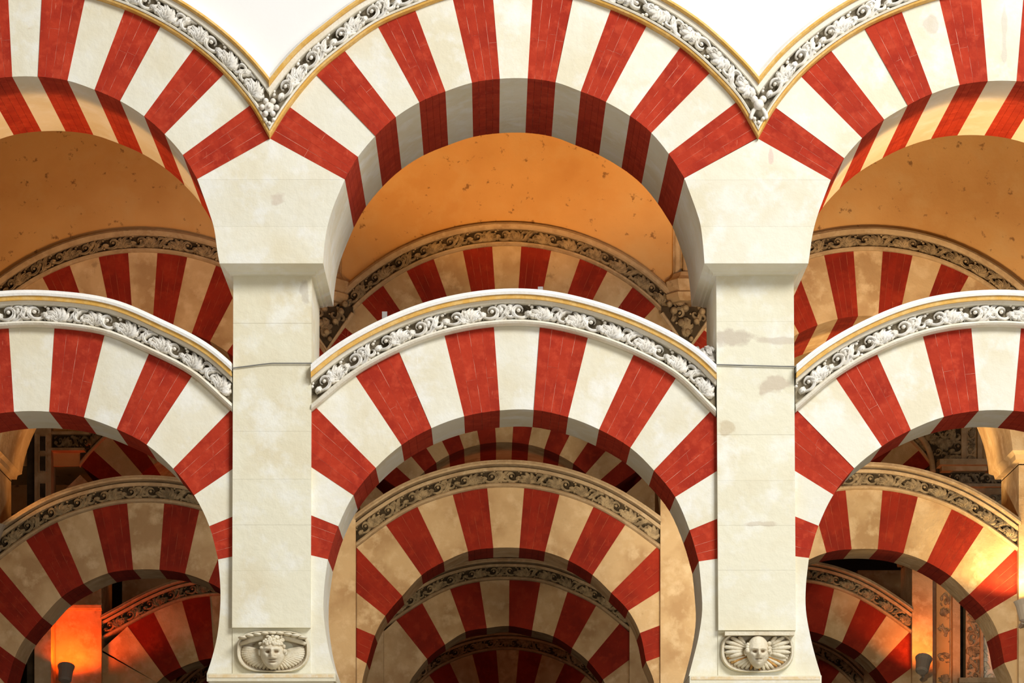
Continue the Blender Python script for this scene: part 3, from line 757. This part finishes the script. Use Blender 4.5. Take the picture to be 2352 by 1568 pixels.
# ------------------------------------------------------------------ head corbels on the front piers
def carved_corbel(parent, px0, px1, py0, py1, cherub):
    x0, z1 = U(px0, py0, YP); x1, z0 = U(px1, py1, YP)
    cx, cz = (x0 + x1) / 2, (z0 + z1) / 2; w_, h_ = x1 - x0, z1 - z0
    Yf = YP + .045
    # oval dish
    V, Fc = [], []; n = 40; rings = [(1.0, -.01), (.97, -.05), (.93, -.05), (.88, -.015), (.5, .0), (0.02, .0)]
    for rr, d in rings:
        for k in range(n):
            a = 2 * math.pi * k / n; ca, sa = math.cos(a), math.sin(a)
            e = .62   # superellipse, flat at the top
            ex = math.copysign(abs(ca) ** e, ca); ez = math.copysign(abs(sa) ** (e if sa > 0 else .9), sa)
            V.append((cx + ex * rr * w_ * .49, Yf + d, cz + ez * rr * h_ * .49))
    for i in range(len(rings) - 1):
        for k in range(n):
            a, b = i * n + k, i * n + (k + 1) % n; Fc.append([a, b, b + n, a + n])
    Fc.append(list(range((len(rings) - 1) * n, len(rings) * n)))
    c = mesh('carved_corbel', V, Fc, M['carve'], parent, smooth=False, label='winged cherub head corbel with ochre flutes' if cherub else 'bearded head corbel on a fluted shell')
    # radiating flutes
    nf = 30 if not cherub else 22
    for k in range(nf):
        a = math.pi * (.90 + 1.20 * k / (nf - 1)) if not cherub else math.pi * (1.0 + 1.0 * k / (nf - 1))
        ca, sa = math.cos(a), math.sin(a)
        P = []
        for t in (.30, .5, .7, .88):
            P.append((cx + ca * t * w_ * .48, Yf - .012 - .02 * math.sin(math.pi * t), cz - h_ * .02 + sa * t * h_ * .46))
        gold = cherub and k in (2, 4, 9, 11, 15, 17)
        f = mesh('flute', *tube(P, [.006, .010, .0135, .010] if not gold else [.005, .009, .011, .008], 6), M['ochre_line'] if gold else M['carve'], c, smooth=True,
             label='ochre-painted flute' if gold else None)
    # canopy / wings at the top
    if cherub:
        mesh('top_ledge', *box(x0 + .03, x1 - .01, YP - .06, YP + .06, z1 - .035, z1 - .008), M['carve'], c)
        for s in (-1, 1):
            parts = []
            for j in range(6):
                a = math.radians(62 - 17 * j); ln = (.085, .12, .135, .13, .12, .10)[j]
                p0 = (cx + s * .085, cz + .055 - .012 * j)
                P = [(p0[0] + s * math.cos(a) * ln * t * 1.25, Yf - .035 - .02 * math.sin(math.pi * t), p0[1] + math.sin(a) * ln * t * .75) for t in (0, .3, .6, .85, 1)]
                P = [(min(max(p[0], x0 + .02), x1 - .02), p[1], min(p[2], z1 - .045)) for p in P]
                parts.append(tube(P, [.008, .014, .016, .013, .005], 6))
            mesh('wing', *join(*parts), M['carve'], c, smooth=True)
    else:
        parts = []
        for j in range(9):
            t = -1 + 2 * j / 8
            xx = cx + t * w_ * .40; zz = z1 - .028 - .030 * t * t
            parts.append(ball((xx, YP - .035, zz), .034, .05, 8, 5, .012))
        mesh('shell_lip', *join(*parts), M['carve'], c, smooth=True)
        mesh('shell_hood', *tube([(cx + t * w_ * .44, YP + .0, z1 - .045 - .055 * t * t) for t in (-1, -.7, -.4, 0, .4, .7, 1)], [.012, .02, .024, .026, .024, .02, .012], 8), M['carve'], c, smooth=True)
    # head
    seg, rin = 72, 64; V, Fc = [], []
    hw, hh = (.083, .115) if cherub else (.088, .118); hz = cz - .005 if cherub else cz - .012
    def G(u, v, a, b, su, sv): return math.exp(-((u - a) / su) ** 2 - ((v - b) / sv) ** 2)
    for i in range(rin + 1):
        th = math.pi * i / rin
        for k in range(seg):
            ph = 2 * math.pi * k / seg
            u, vv = math.sin(th) * math.cos(ph), math.cos(th); dpt = math.sin(th) * math.sin(ph)   # dpt<0: towards the viewer
            wx = hw * (1.0 - (.30 if cherub else .16) * max(0, -vv) ** 1.3)
            x = u * wx; z = vv * hh; y = dpt * .085
            if dpt < 0:
                e = 0
                e += .040 * G(u, vv, 0, -.12, .15, .26) + .010 * G(u, vv, 0, -.26, .22, .10)        # nose
                e += .019 * (G(u, vv, -.34, .16, .30, .09) + G(u, vv, .34, .16, .30, .09))            # brow
                e -= .034 * (G(u, vv, -.33, .00, .17, .09) + G(u, vv, .33, .00, .17, .09))            # eye sockets
                e += .014 * (G(u, vv, -.33, .00, .10, .05) + G(u, vv, .33, .00, .10, .05))            # eyeballs
                e += .010 * (G(u, vv, -.48, -.22, .2, .16) + G(u, vv, .48, -.22, .2, .16))            # cheeks
                e -= .026 * G(u, vv, 0, -.455, .27, .04)                                              # mouth line
                e += .010 * (G(u, vv, 0, -.40, .24, .045) + G(u, vv, 0, -.53, .2, .05))               # lips
                e += .012 * G(u, vv, 0, -.78, .25, .14)                                                # chin
                if not cherub:
                    e += .016 * (G(u, vv, -.2, -.36, .2, .06) + G(u, vv, .2, -.36, .2, .06)) - .024 * G(u, vv, 0, -.60, .30, .055)
                    e += .008 * math.sin(u * 26) * max(0, vv - .38) + .008 * abs(math.sin(u * 22)) * max(0, -.55 - vv) * 2
                y -= e
            V.append((cx + x, YP - .03 + y, hz + z))
    for i in range(rin):
        for k in range(seg):
            a, b = i * seg + k, i * seg + (k + 1) % seg; Fc.append([a, b, b + seg, a + seg])
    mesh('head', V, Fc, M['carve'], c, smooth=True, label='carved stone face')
    # hair over the crown, ears at the sides
    parts = []; rnd = random.Random(3)
    for j in range(46 if not cherub else 22):
        u = rnd.uniform(-.98, .98); v = rnd.uniform(.42, .95) if not cherub else rnd.uniform(.0, .55)
        if cherub: u = math.copysign(.86 + .14 * abs(u), u)
        if not cherub and abs(u) > .8: v = rnd.uniform(-.05, .6)
        dd = math.sqrt(max(0, 1 - min(1, u * u * .9 + v * v * .95)))
        parts.append(ball((cx + u * hw * 1.0, YP - .035 - dd * .075, hz + v * hh), rnd.uniform(.011, .018), .02, 7, 5, rnd.uniform(.010, .016)))
    for s_ in (-1, 1): parts.append(ball((cx + s_ * hw * 1.02, YP - .035, hz + .0), .014, .02, 8, 6, .024))
    mesh('hair', *join(*parts), M['carve'], c, smooth=True)
carved_corbel(p1, 541, 713, 1446, 1545, False)
carved_corbel(p2, 1654, 1826, 1449, 1545, True)

# ------------------------------------------------------------------ rosettes where the upper mouldings meet
def rosette(px, py, lab, kind):
    x, z = U(px, py, YU); y = YU - .05
    r = empty('rosette', (x, y, z), lab, 'carving')
    if kind == 0:
        for k in range(6):
            a = math.pi / 2 + math.pi / 3 * k + .5
            mesh('petal', *ball((x + .050 * math.cos(a), y - .01, z + .050 * math.sin(a)), .020, .03, 10, 8), M['leaf'], r, smooth=True)
        mesh('centre', *join(ball((x, y - .015, z), .036, .02, 14, 8), ball((x, y - .04, z), .014, .014)), M['leaf'], r, smooth=True)
    else:
        mesh('bud', *join(ball((x, y - .02, z + .01), .036, .04, 12, 8), ball((x - .03, y - .01, z + .05), .025, .03), ball((x + .03, y - .01, z + .05), .025, .03)), M['leaf'], r, smooth=True)
        for s in (-1, 1):
            mesh('curl', *tube([(x + s * (.02 + .035 * math.sin(t * 1.0)), y - .01, z - .02 - .03 * t + .01 * math.cos(t * 2)) for t in (0, .5, 1, 1.6, 2.2)], [.012, .015, .015, .013, .008], 6), M['leaf'], r, smooth=True)
    ms = []
    for dx, dz in ((-.03, -.085), (.03, -.085), (0, -.11)):
        ms.append(ball((x + dx, y - .01, z + dz), .014, .02))
    mesh('berries', *join(*ms), M['leaf'], r, smooth=True)
rosette(620, 252, 'round six-petalled stone rosette in the left moulding valley', 0)
rosette(1741, 250, 'small carved bud in the right moulding valley', 1)

# ------------------------------------------------------------------ wall shafts standing in the valleys of the second arcade
def wall_shaft(lab, px, py, Y, beads):
    x, z = U(px, py, Y); y = Y
    r = empty('wall_shaft', (x, y, z), lab, 'column')
    zt = 10.85
    # corbel wedge
    w = .24
    mesh('corbel', *prism([(x, z - .42), (x + w, z - .10), (x + w, z - .04), (x - w, z - .04), (x - w, z - .10)], y - .10, y + .02), M['bed2'], r)
    mesh('corbel_rim', *join(tube([(x - w, y - .11, z - .10), (x, y - .11, z - .44), (x + w, y - .11, z - .10)], .022, 6)), M['mould2'], r)
    ms = []
    for dx, dz, rr in ((-.13, -.08, .036), (-.02, -.06, .034), (.13, -.09, .034), (-.06, -.19, .036), (.08, -.18, .030), (.0, -.28, .03), (-.17, -.02, .03), (.17, -.02, .03), (.03, -.34, .022)):
        ms.append(ball((x + dx, y - .13, z + dz), rr, .06))
    mesh('bead_cluster', *join(*ms), M['leaf2'], r, smooth=True)
    for dx, dz, a_, kd in ((-.10, -.13, .9, 0), (.10, -.13, -.9, 2), (0, -.24, 1.5, 1)):
        put_leaf(r, 'leaf2', kd, x + dx, y - .10, z + dz, a_, .15, .13, .12, 1 if dx < 0 else -1)
    # moulded capital
    V = []; st = [(.15, 0), (.19, .03), (.20, .07), (.16, .09), (.19, .14), (.20, .19), (.15, .23), (.13, .27)]
    for d, h in st: V += [(x - d, y + .02, z + h), (x - d, y - .02 - d * .45, z + h), (x - d * .5, y - .05 - d, z + h), (x + d * .5, y - .05 - d, z + h), (x + d, y - .02 - d * .45, z + h), (x + d, y + .02, z + h)]
    Fc = [list(range(6)), list(range(6 * (len(st) - 1), 6 * len(st)))]
    for i in range(len(st) - 1):
        for q in range(6): Fc.append([6 * i + q, 6 * i + (q + 1) % 6, 6 * i + 6 + (q + 1) % 6, 6 * i + 6 + q])
    mesh('moulded_base', V, Fc, M['stone2'], r)
    for dx, rr, dy in ((-.09, .028, -.06), (0, .045, -.10), (.09, .028, -.06)):
        mesh('colonnette', *tube([(x + dx, y + dy, z + .25), (x + dx, y + dy, zt)], rr, 12), M['stone2'], r, smooth=True)
    mesh('shaft_backing', *box(x - .13, x + .13, y - .05, y + .02, z + .25, zt), M['stone2'], r)
Yw = Y2 - .2
wall_shaft('slender clustered shaft on a carved corbel, left of the orange wall', 752, 700, Yw, 1)
wall_shaft('slender clustered shaft on a carved corbel, right of the orange wall', 1578, 700, Yw, 0)
wall_shaft('slender clustered shaft at the far right of the tan wall', 2405, 700, Yw, 0)
wall_shaft('slender clustered shaft at the far left of the brown wall', -92, 700, Yw, 0)

# ------------------------------------------------------------------ small fixtures: wires, clips, broken plaster
def wire(lab, x0, x1, y0, y1, sag):
    P = []
    for i in range(9):
        t = i / 8; x, z = U(x0 + (x1 - x0) * t, y0 + (y1 - y0) * (t if sag == 0 else min(1, t * 2.1)), YP - .012)
        P.append((x, YP - .012, z))
    P = [(P[0][0] - .008, PB + .01, P[0][2] + .02), (P[0][0] - .008, YP - .01, P[0][2])] + P + [(P[-1][0] + .008, YP - .01, P[-1][2]), (P[-1][0] + .008, PB + .01, P[-1][2] + .02)]
    tag(mesh('wire', *tube(P, .0042, 6), M['wire'], None, origin=(P[2][0], YP, P[2][2])), lab, 'wire')
wire('thin grey wire wrapped round the left front pier', 535, 716, 845, 834, 1)
wire('thin grey wire wrapped round the right front pier', 1645, 1825, 837, 842, 0)
def clip_on(lab, px, py):
    x, z = U(px, py, YL + .1)
    o = mesh('metal_clip', *join(box(x - .013, x + .013, YL + .05, YL + .12, z - .06, z + .03), box(x - .018, x + .018, YL + .04, YL + .05, z - .02, z + .03)), M['metal'], None, origin=(x, YL + .1, z - .06))
    tag(o, lab, 'clip')
clip_on('small grey metal clip on the left shoulder of the middle lower arch', 884, 729)
clip_on('small grey metal clip near the top of the middle lower arch', 1241, 672)
# broken plaster fill at the right end of the middle moulding
V, Fc = [], []
x, z = U(1618, 822, YL + .1)
parts = []
for dx, dz, rr in ((-.06, .02, .04), (-.01, .0, .05), (.035, -.02, .045), (.02, .03, .035), (.05, -.07, .045), (-.035, -.02, .05), (.055, .04, .022)):
    v, f = ball((x + dx, YL + .03 + random.uniform(-.02, .02), z + dz), rr, .05, 7, 5)
    v = [(a + random.uniform(-.012, .012), b + random.uniform(-.012, .012), c + random.uniform(-.012, .012)) for a, b, c in v]
    parts.append((v, f))
tag(mesh('broken_plaster', *join(*parts), M['rubble'], None, origin=(x, YL + .03, z - .08)), 'rough grey lump of broken plaster wedged beside the right front pier', 'rubble')

# ------------------------------------------------------------------ flood lamps with their light
def flood(lab, px, py, Y, aim, power, col, cone=110, blend=.6, show=True, size=.12):
    x, z = U(px, py, Y); rear = 'behind' in lab or 'the back of' in lab or 'third arcade pier' in lab
    d = (Vector(aim) - Vector((x, Y, z))).normalized()
    r = empty('floodlight', (x, Y, z), lab, 'lamp')
    q = d.to_track_quat('Z', 'Y')
    def loc(v): return tuple(Vector((x, Y, z)) + q @ Vector(v))
    rg = [(.05, -.20), (.075, -.18), (.085, -.05), (.10, 0.0)]
    V = [loc((a * math.cos(2 * math.pi * k / 16), a * math.sin(2 * math.pi * k / 16), h)) for a, h in rg for k in range(16)]
    Fc = [[i * 16 + k, i * 16 + (k + 1) % 16, (i + 1) * 16 + (k + 1) % 16, (i + 1) * 16 + k] for i in range(3) for k in range(16)] + [list(range(16))]
    mesh('lamp_housing', V, Fc, M['metal'], r)
    mesh('bracket', *tube([loc((0, 0, -.15)), (x, Y + (-.1 if rear else .05), z - .2), (x, Y + (-.3 if rear else .22), z - .22)], .02, 6), M['metal'], r)
    l = bpy.data.lights.new('floodlight_beam', 'SPOT'); l.energy = power; l.color = col; l.spot_size = math.radians(cone); l.spot_blend = blend; l.shadow_soft_size = size
    o = bpy.data.objects.new('floodlight_beam', l); link(o, r); o.location = q @ Vector((0, 0, .02))
    o.rotation_euler = d.to_track_quat('-Z', 'Y').to_euler()
    return r
def w(px, py, Y): x, z = U(px, py, Y); return (x, Y, z)
# light bars fixed to the back of the lower arches: they light only the rear part of the upper soffits
def light_bar(lab, px, py, Y, ln, power, col):
    x, z = U(px, py, Y)
    r = empty('light_bar', (x, Y, z), lab, 'lamp')
    mesh('lamp_housing', *box(x - ln / 2, x + ln / 2, Y - .03, Y + .03, z - .05, z - .01), M['metal'], r)
    for t in (-.4, .4):
        mesh('bracket', *box(x + ln * t - .015, x + ln * t + .015, Y - .16, Y + .02, z - .05, z - .03), M['metal'], r)
    l = bpy.data.lights.new('light_bar_glow', 'AREA'); l.shape = 'RECTANGLE'; l.size = ln; l.size_y = .018; l.energy = power; l.color = col
    o = bpy.data.objects.new('light_bar_glow', l); link(o, r); o.rotation_euler = (math.pi, 0, 0)
light_bar('lamp bar on the back of the front lower arch, left bay', 72, 800, 22.83, 1.3, 20, (1, .52, .18))
light_bar('lamp bar on the back of the front lower arch, right bay', 2288, 800, 22.83, 1.3, 38, (1, .56, .2))
light_bar('lamp bar on the back of the second lower arch, left bay', 338, 1195, Y2 + .88, 1.8, 12, ORANGE)
light_bar('lamp bar on the back of the second lower arch, right bay', 1990, 1160, Y2 + .88, 1.8, 34, WARM)
light_bar('lamp bar on the back of the third lower arch, middle bay', 1163, 1362, Y3 + .90, 1.6, 4, DEEP)
light_bar('lamp bar on the back of the third lower arch, left bay', 514, 1400, Y3 + .90, 1.6, 4, DEEP)
light_bar('lamp bar on the back of the third lower arch, right bay', 1812, 1362, Y3 + .90, 1.6, 4, DEEP)
# unseen lamps added behind the front piers, brightening the wall over the second arcade
flood('floodlight on the back of the middle lower arch aimed at the orange wall', 1190, 800, 23.0, w(1200, -150, Y2), 1250, (1, .47, .13), 50, .55)
flood('added floodlight on the back of the front left pier aimed at the brown wall', 600, 1000, 23.25, w(200, 330, Y2), 480, ORANGE, 56, .9)
flood('added floodlight on the back of the front right pier aimed at the orange wall', 1700, 900, 23.25, w(1180, 60, Y2), 230, (1, .47, .12), 50, 1.0)
flood('added floodlight on the back of the front right pier aimed at the tan wall', 1775, 1030, 23.25, w(2170, 380, Y2), 980, (1, .58, .24), 56, .9)
SOFT = (1.0, .80, .52)  # colour of unseen fill lamps added to brighten the rear lower arches
flood('added warm white floodlight behind the front left pier, lighting the second lower arches', 626, 1240, 23.3, w(1100, 1280, Y2), 480, SOFT, 52, .8)
flood('added warm white floodlight low behind the front left pier, aimed at the left bay', 590, 1240, 23.3, w(300, 1280, Y2), 280, SOFT, 62, .8)
flood('added warm white floodlight low behind the front right pier, aimed at the right bay', 1775, 1240, 23.3, w(1990, 1260, Y2), 1250, SOFT, 56, .8)
flood('added warm white floodlight behind the front right pier, lighting the second lower arches', 1737, 1240, 23.3, w(1300, 1280, Y2), 480, SOFT, 56, .8)
flood('added warm floodlight behind the second arcade left pier', 752, 1290, Y2 + 1.3, w(1000, 1420, Y3), 70, SOFT, 90, .8)
flood('added warm floodlight behind the second arcade right pier', 1578, 1290, Y2 + 1.3, w(1350, 1420, Y3), 80, SOFT, 90, .8)
# in front of the second arcade
flood('floodlight on the second arcade pier at the right picture edge', 2352, 1378, Y2 - .22, w(2290, 1020, Y2 - .1), 90, (1, .62, .22), 140, .35)
flood('floodlight on the second arcade pier at the left picture edge', -10, 1200, Y2 - .25, w(60, 900, Y2 - .3), 16, ORANGE, 150, .4)
# third arcade
flood('floodlight with a wide hood in front of the orange-red lit pier', 152, 1530, Y3 - .4, w(165, 1380, Y3), 60, (1, .085, .004), 150, .3)
flood('pale floodlight in front of the orange-lit pilasters on the right', 2122, 1512, Y3 - .4, w(2145, 1370, Y3 + .1), 36, (1, .22, .03), 140, .25)
flood('floodlight high on the third arcade pier, left bay', 815, 1400, Y3 + 1.3, w(620, 1500, Y4), 30, DEEP, 120)
flood('floodlight high on the back of the third arcade pier, right bay', 1500, 1450, Y3 + 1.3, w(1760, 1510, Y4), 36, DEEP, 120)

# ------------------------------------------------------------------ carved stonework glimpsed through the side bays
def relief(parent, px0, px1, py0, py1, Y, n, key='leaf2', size=1.0, horiz=False):
    """a column or row of carved scrolls on a panel"""
    for k in range(n):
        t = (k + .5) / n
        if horiz: cx, cy = px0 + (px1 - px0) * t, (py0 + py1) / 2
        else: cx, cy = (px0 + px1) / 2, py0 + (py1 - py0) * t
        x, z = U(cx, cy, Y)
        wd = (px1 - px0) * Y / F * (1 / n if horiz else 1); ht = (py1 - py0) * Y / F * (1 if horiz else 1 / n)
        put_leaf(parent, key, k % 3, x, Y, z, random.uniform(-.2, .2) + (0 if horiz else 1.2 * (k % 2)), wd * size, ht * size, .12, 1 if k % 2 else -1)
def slab(parent, name, px0, px1, py0, py1, Y, t, m, back=.3, label=None):
    x0, z1 = U(px0, py0, Y); x1, z0 = U(px1, py1, Y)
    return mesh(name, *box(x0, x1, Y - t, Y + back, z0, z1), m, parent, label=label)
# right, low: pilasters beside the orange-lit pier
x, z = U(2210, 2226, Y3 + .5)
r = empty('carved_pilaster', (x, Y3 + .5, 0), 'tall carved pilaster with orange lamplight, right of the pale floodlight', 'pilaster')
Yq = Y3 + .5
slab(r, 'panel', 2140, 2186, 1200, 2226, Yq, .0, M['stone2'])
p = slab(r, 'panel_field', 2150, 2180, 1300, 1590, Yq, .03, M['plaster2'])
for i, (cy, hh) in enumerate(((1378, 34), (1405, 22), (1447, 30), (1512, 34), (1560, 30))):
    xx, zz = U(2166, cy, Yq); put_leaf(p, 'leaf2', i % 3, xx, Yq - .03, zz, .4 * i, .09, hh * Yq / F, .07)
slab(r, 'pale_edge', 2185, 2202, 1200, 2226, Yq, .12, M['mould2'])
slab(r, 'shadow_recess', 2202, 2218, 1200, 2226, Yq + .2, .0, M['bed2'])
p = slab(r, 'carved_strip', 2218, 2250, 1200, 2226, Yq, .02, M['mould2'])
relief(p, 2220, 2248, 1370, 1568, Yq - .02, 7, size=1.05)
slab(r, 'bead_edge', 2249, 2256, 1200, 2226, Yq, .10, M['mould2'])
p = slab(r, 'carved_face', 2256, 2345, 1200, 2226, Yq, .0, M['mould'])
relief(p, 2258, 2292, 1440, 1580, Yq, 4, key='leaf', size=1.1)
slab(r, 'ledge', 2196, 2300, 1560, 1572, Yq, .25, M['mould2'])
# right, high: scroll-carved spandrel, cornice and friezes
Yq = Y3 - .3
x, z = U(2190, 1090, Yq)
r = empty('spandrel_carving', (x, Yq, z), 'grey scroll-carved spandrel panel with a cornice, upper part of the right bay', 'carving')
arc_ = [U(*q, Yq) for q in ((2096, 985), (2118, 1008), (2132, 1032), (2140, 1060), (2142, 1085))]
pl = catmull(arc_, 4)
mesh('spandrel_panel', *prism(pl + [(U(2245, 0, Yq)[0], pl[-1][1]), (U(2245, 0, Yq)[0], pl[0][1])], Yq, Yq + .12), M['bed2'], r)
p = r.children[-1] if r.children else r
p = [c for c in r.children][0]
for (cx, cy, sz, kd) in ((2166, 990, 40, 0), (2186, 1002, 44, 2), (2168, 1022, 36, 1), (2192, 1030, 42, 0), (2170, 1052, 34, 2), (2194, 1060, 38, 1), (2150, 1012, 28, 2), (2150, 1040, 22, 0), (2136, 1003, 26, 1)):
    xx, zz = U(cx, cy, Yq); put_leaf(p, 'leaf2', kd, xx, Yq, zz, random.uniform(-1, 1), sz * Yq / F * .9, sz * Yq / F * .9, .14, random.choice((1, -1)))
mesh('arch_rim', *tube([(a, Yq - .03, b) for a, b in pl], .035, 6), M['mould2'], r, smooth=True)
slab(r, 'pilaster_strip', 2206, 2218, 960, 1068, Yq, .08, M['mould2'])
q = slab(r, 'bead_panel', 2218, 2242, 960, 1068, Yq, .03, M['stone2'])
relief(q, 2220, 2240, 965, 1065, Yq - .03, 5, size=.9)
slab(r, 'pale_edge', 2242, 2252, 960, 1066, Yq, .12, M['mould2'])
slab(r, 'cornice', 2150, 2268, 1063, 1076, Yq, .30, M['mould2'])
slab(r, 'cornice_bed', 2158, 2262, 1076, 1086, Yq, .18, M['stone2'])
q = slab(r, 'carved_frieze', 2150, 2300, 1086, 1114, Yq, .0, M['bed2'])
relief(q, 2180, 2296, 1087, 1113, Yq, 5, size=1.1, horiz=True)
slab(r, 'ledge', 2180, 2300, 1114, 1121, Yq, .14, M['mould2'])
q = slab(r, 'lower_panel', 2180, 2300, 1121, 1260, Yq, .0, M['stone2'])
relief(q, 2250, 2292, 1130, 1220, Yq, 3, size=.9)
# left, high: panelled pilaster and carved frieze
x, z = U(92, 1100, Yq)
r = empty('carved_pilaster', (x, Yq, 0), 'dim pink-brown panelled pilaster in the upper left bay, above the orange-lit moulding', 'pilaster')
slab(r, 'panel', 62, 84, 940, 2226, Yq, .0, M['bed2'])
q = slab(r, 'panel_field', 82, 120, 940, 2226, Yq, .10, M['stone2'])
for cy in (1022, 1068, 1130):
    slab(q, 'sunk_panel', 96, 107, cy - 16, cy + 16, Yq, .125, M['bed2'], back=-.09)
    slab(q, 'sunk_rim', 92, 95, cy - 20, cy + 20, Yq, .13, M['stone2'], back=0); slab(q, 'sunk_rim', 108, 111, cy - 20, cy + 20, Yq, .13, M['stone2'], back=0)
x, z = U(160, 1010, Yq)
r = empty('carved_frieze', (x, Yq, z), 'dark carved frieze over a narrow orange shelf in the upper left bay', 'carving')
q = slab(r, 'frieze_bed', 120, 206, 1000, 1030, Yq, .0, M['bed2'])
relief(q, 124, 202, 1002, 1028, Yq, 4, size=1.1, horiz=True)
slab(r, 'shelf', 120, 196, 1031, 1037, Yq, .10, M['stone2'])
slab(r, 'lintel', 120, 206, 992, 999, Yq, .06, M['stone2'])
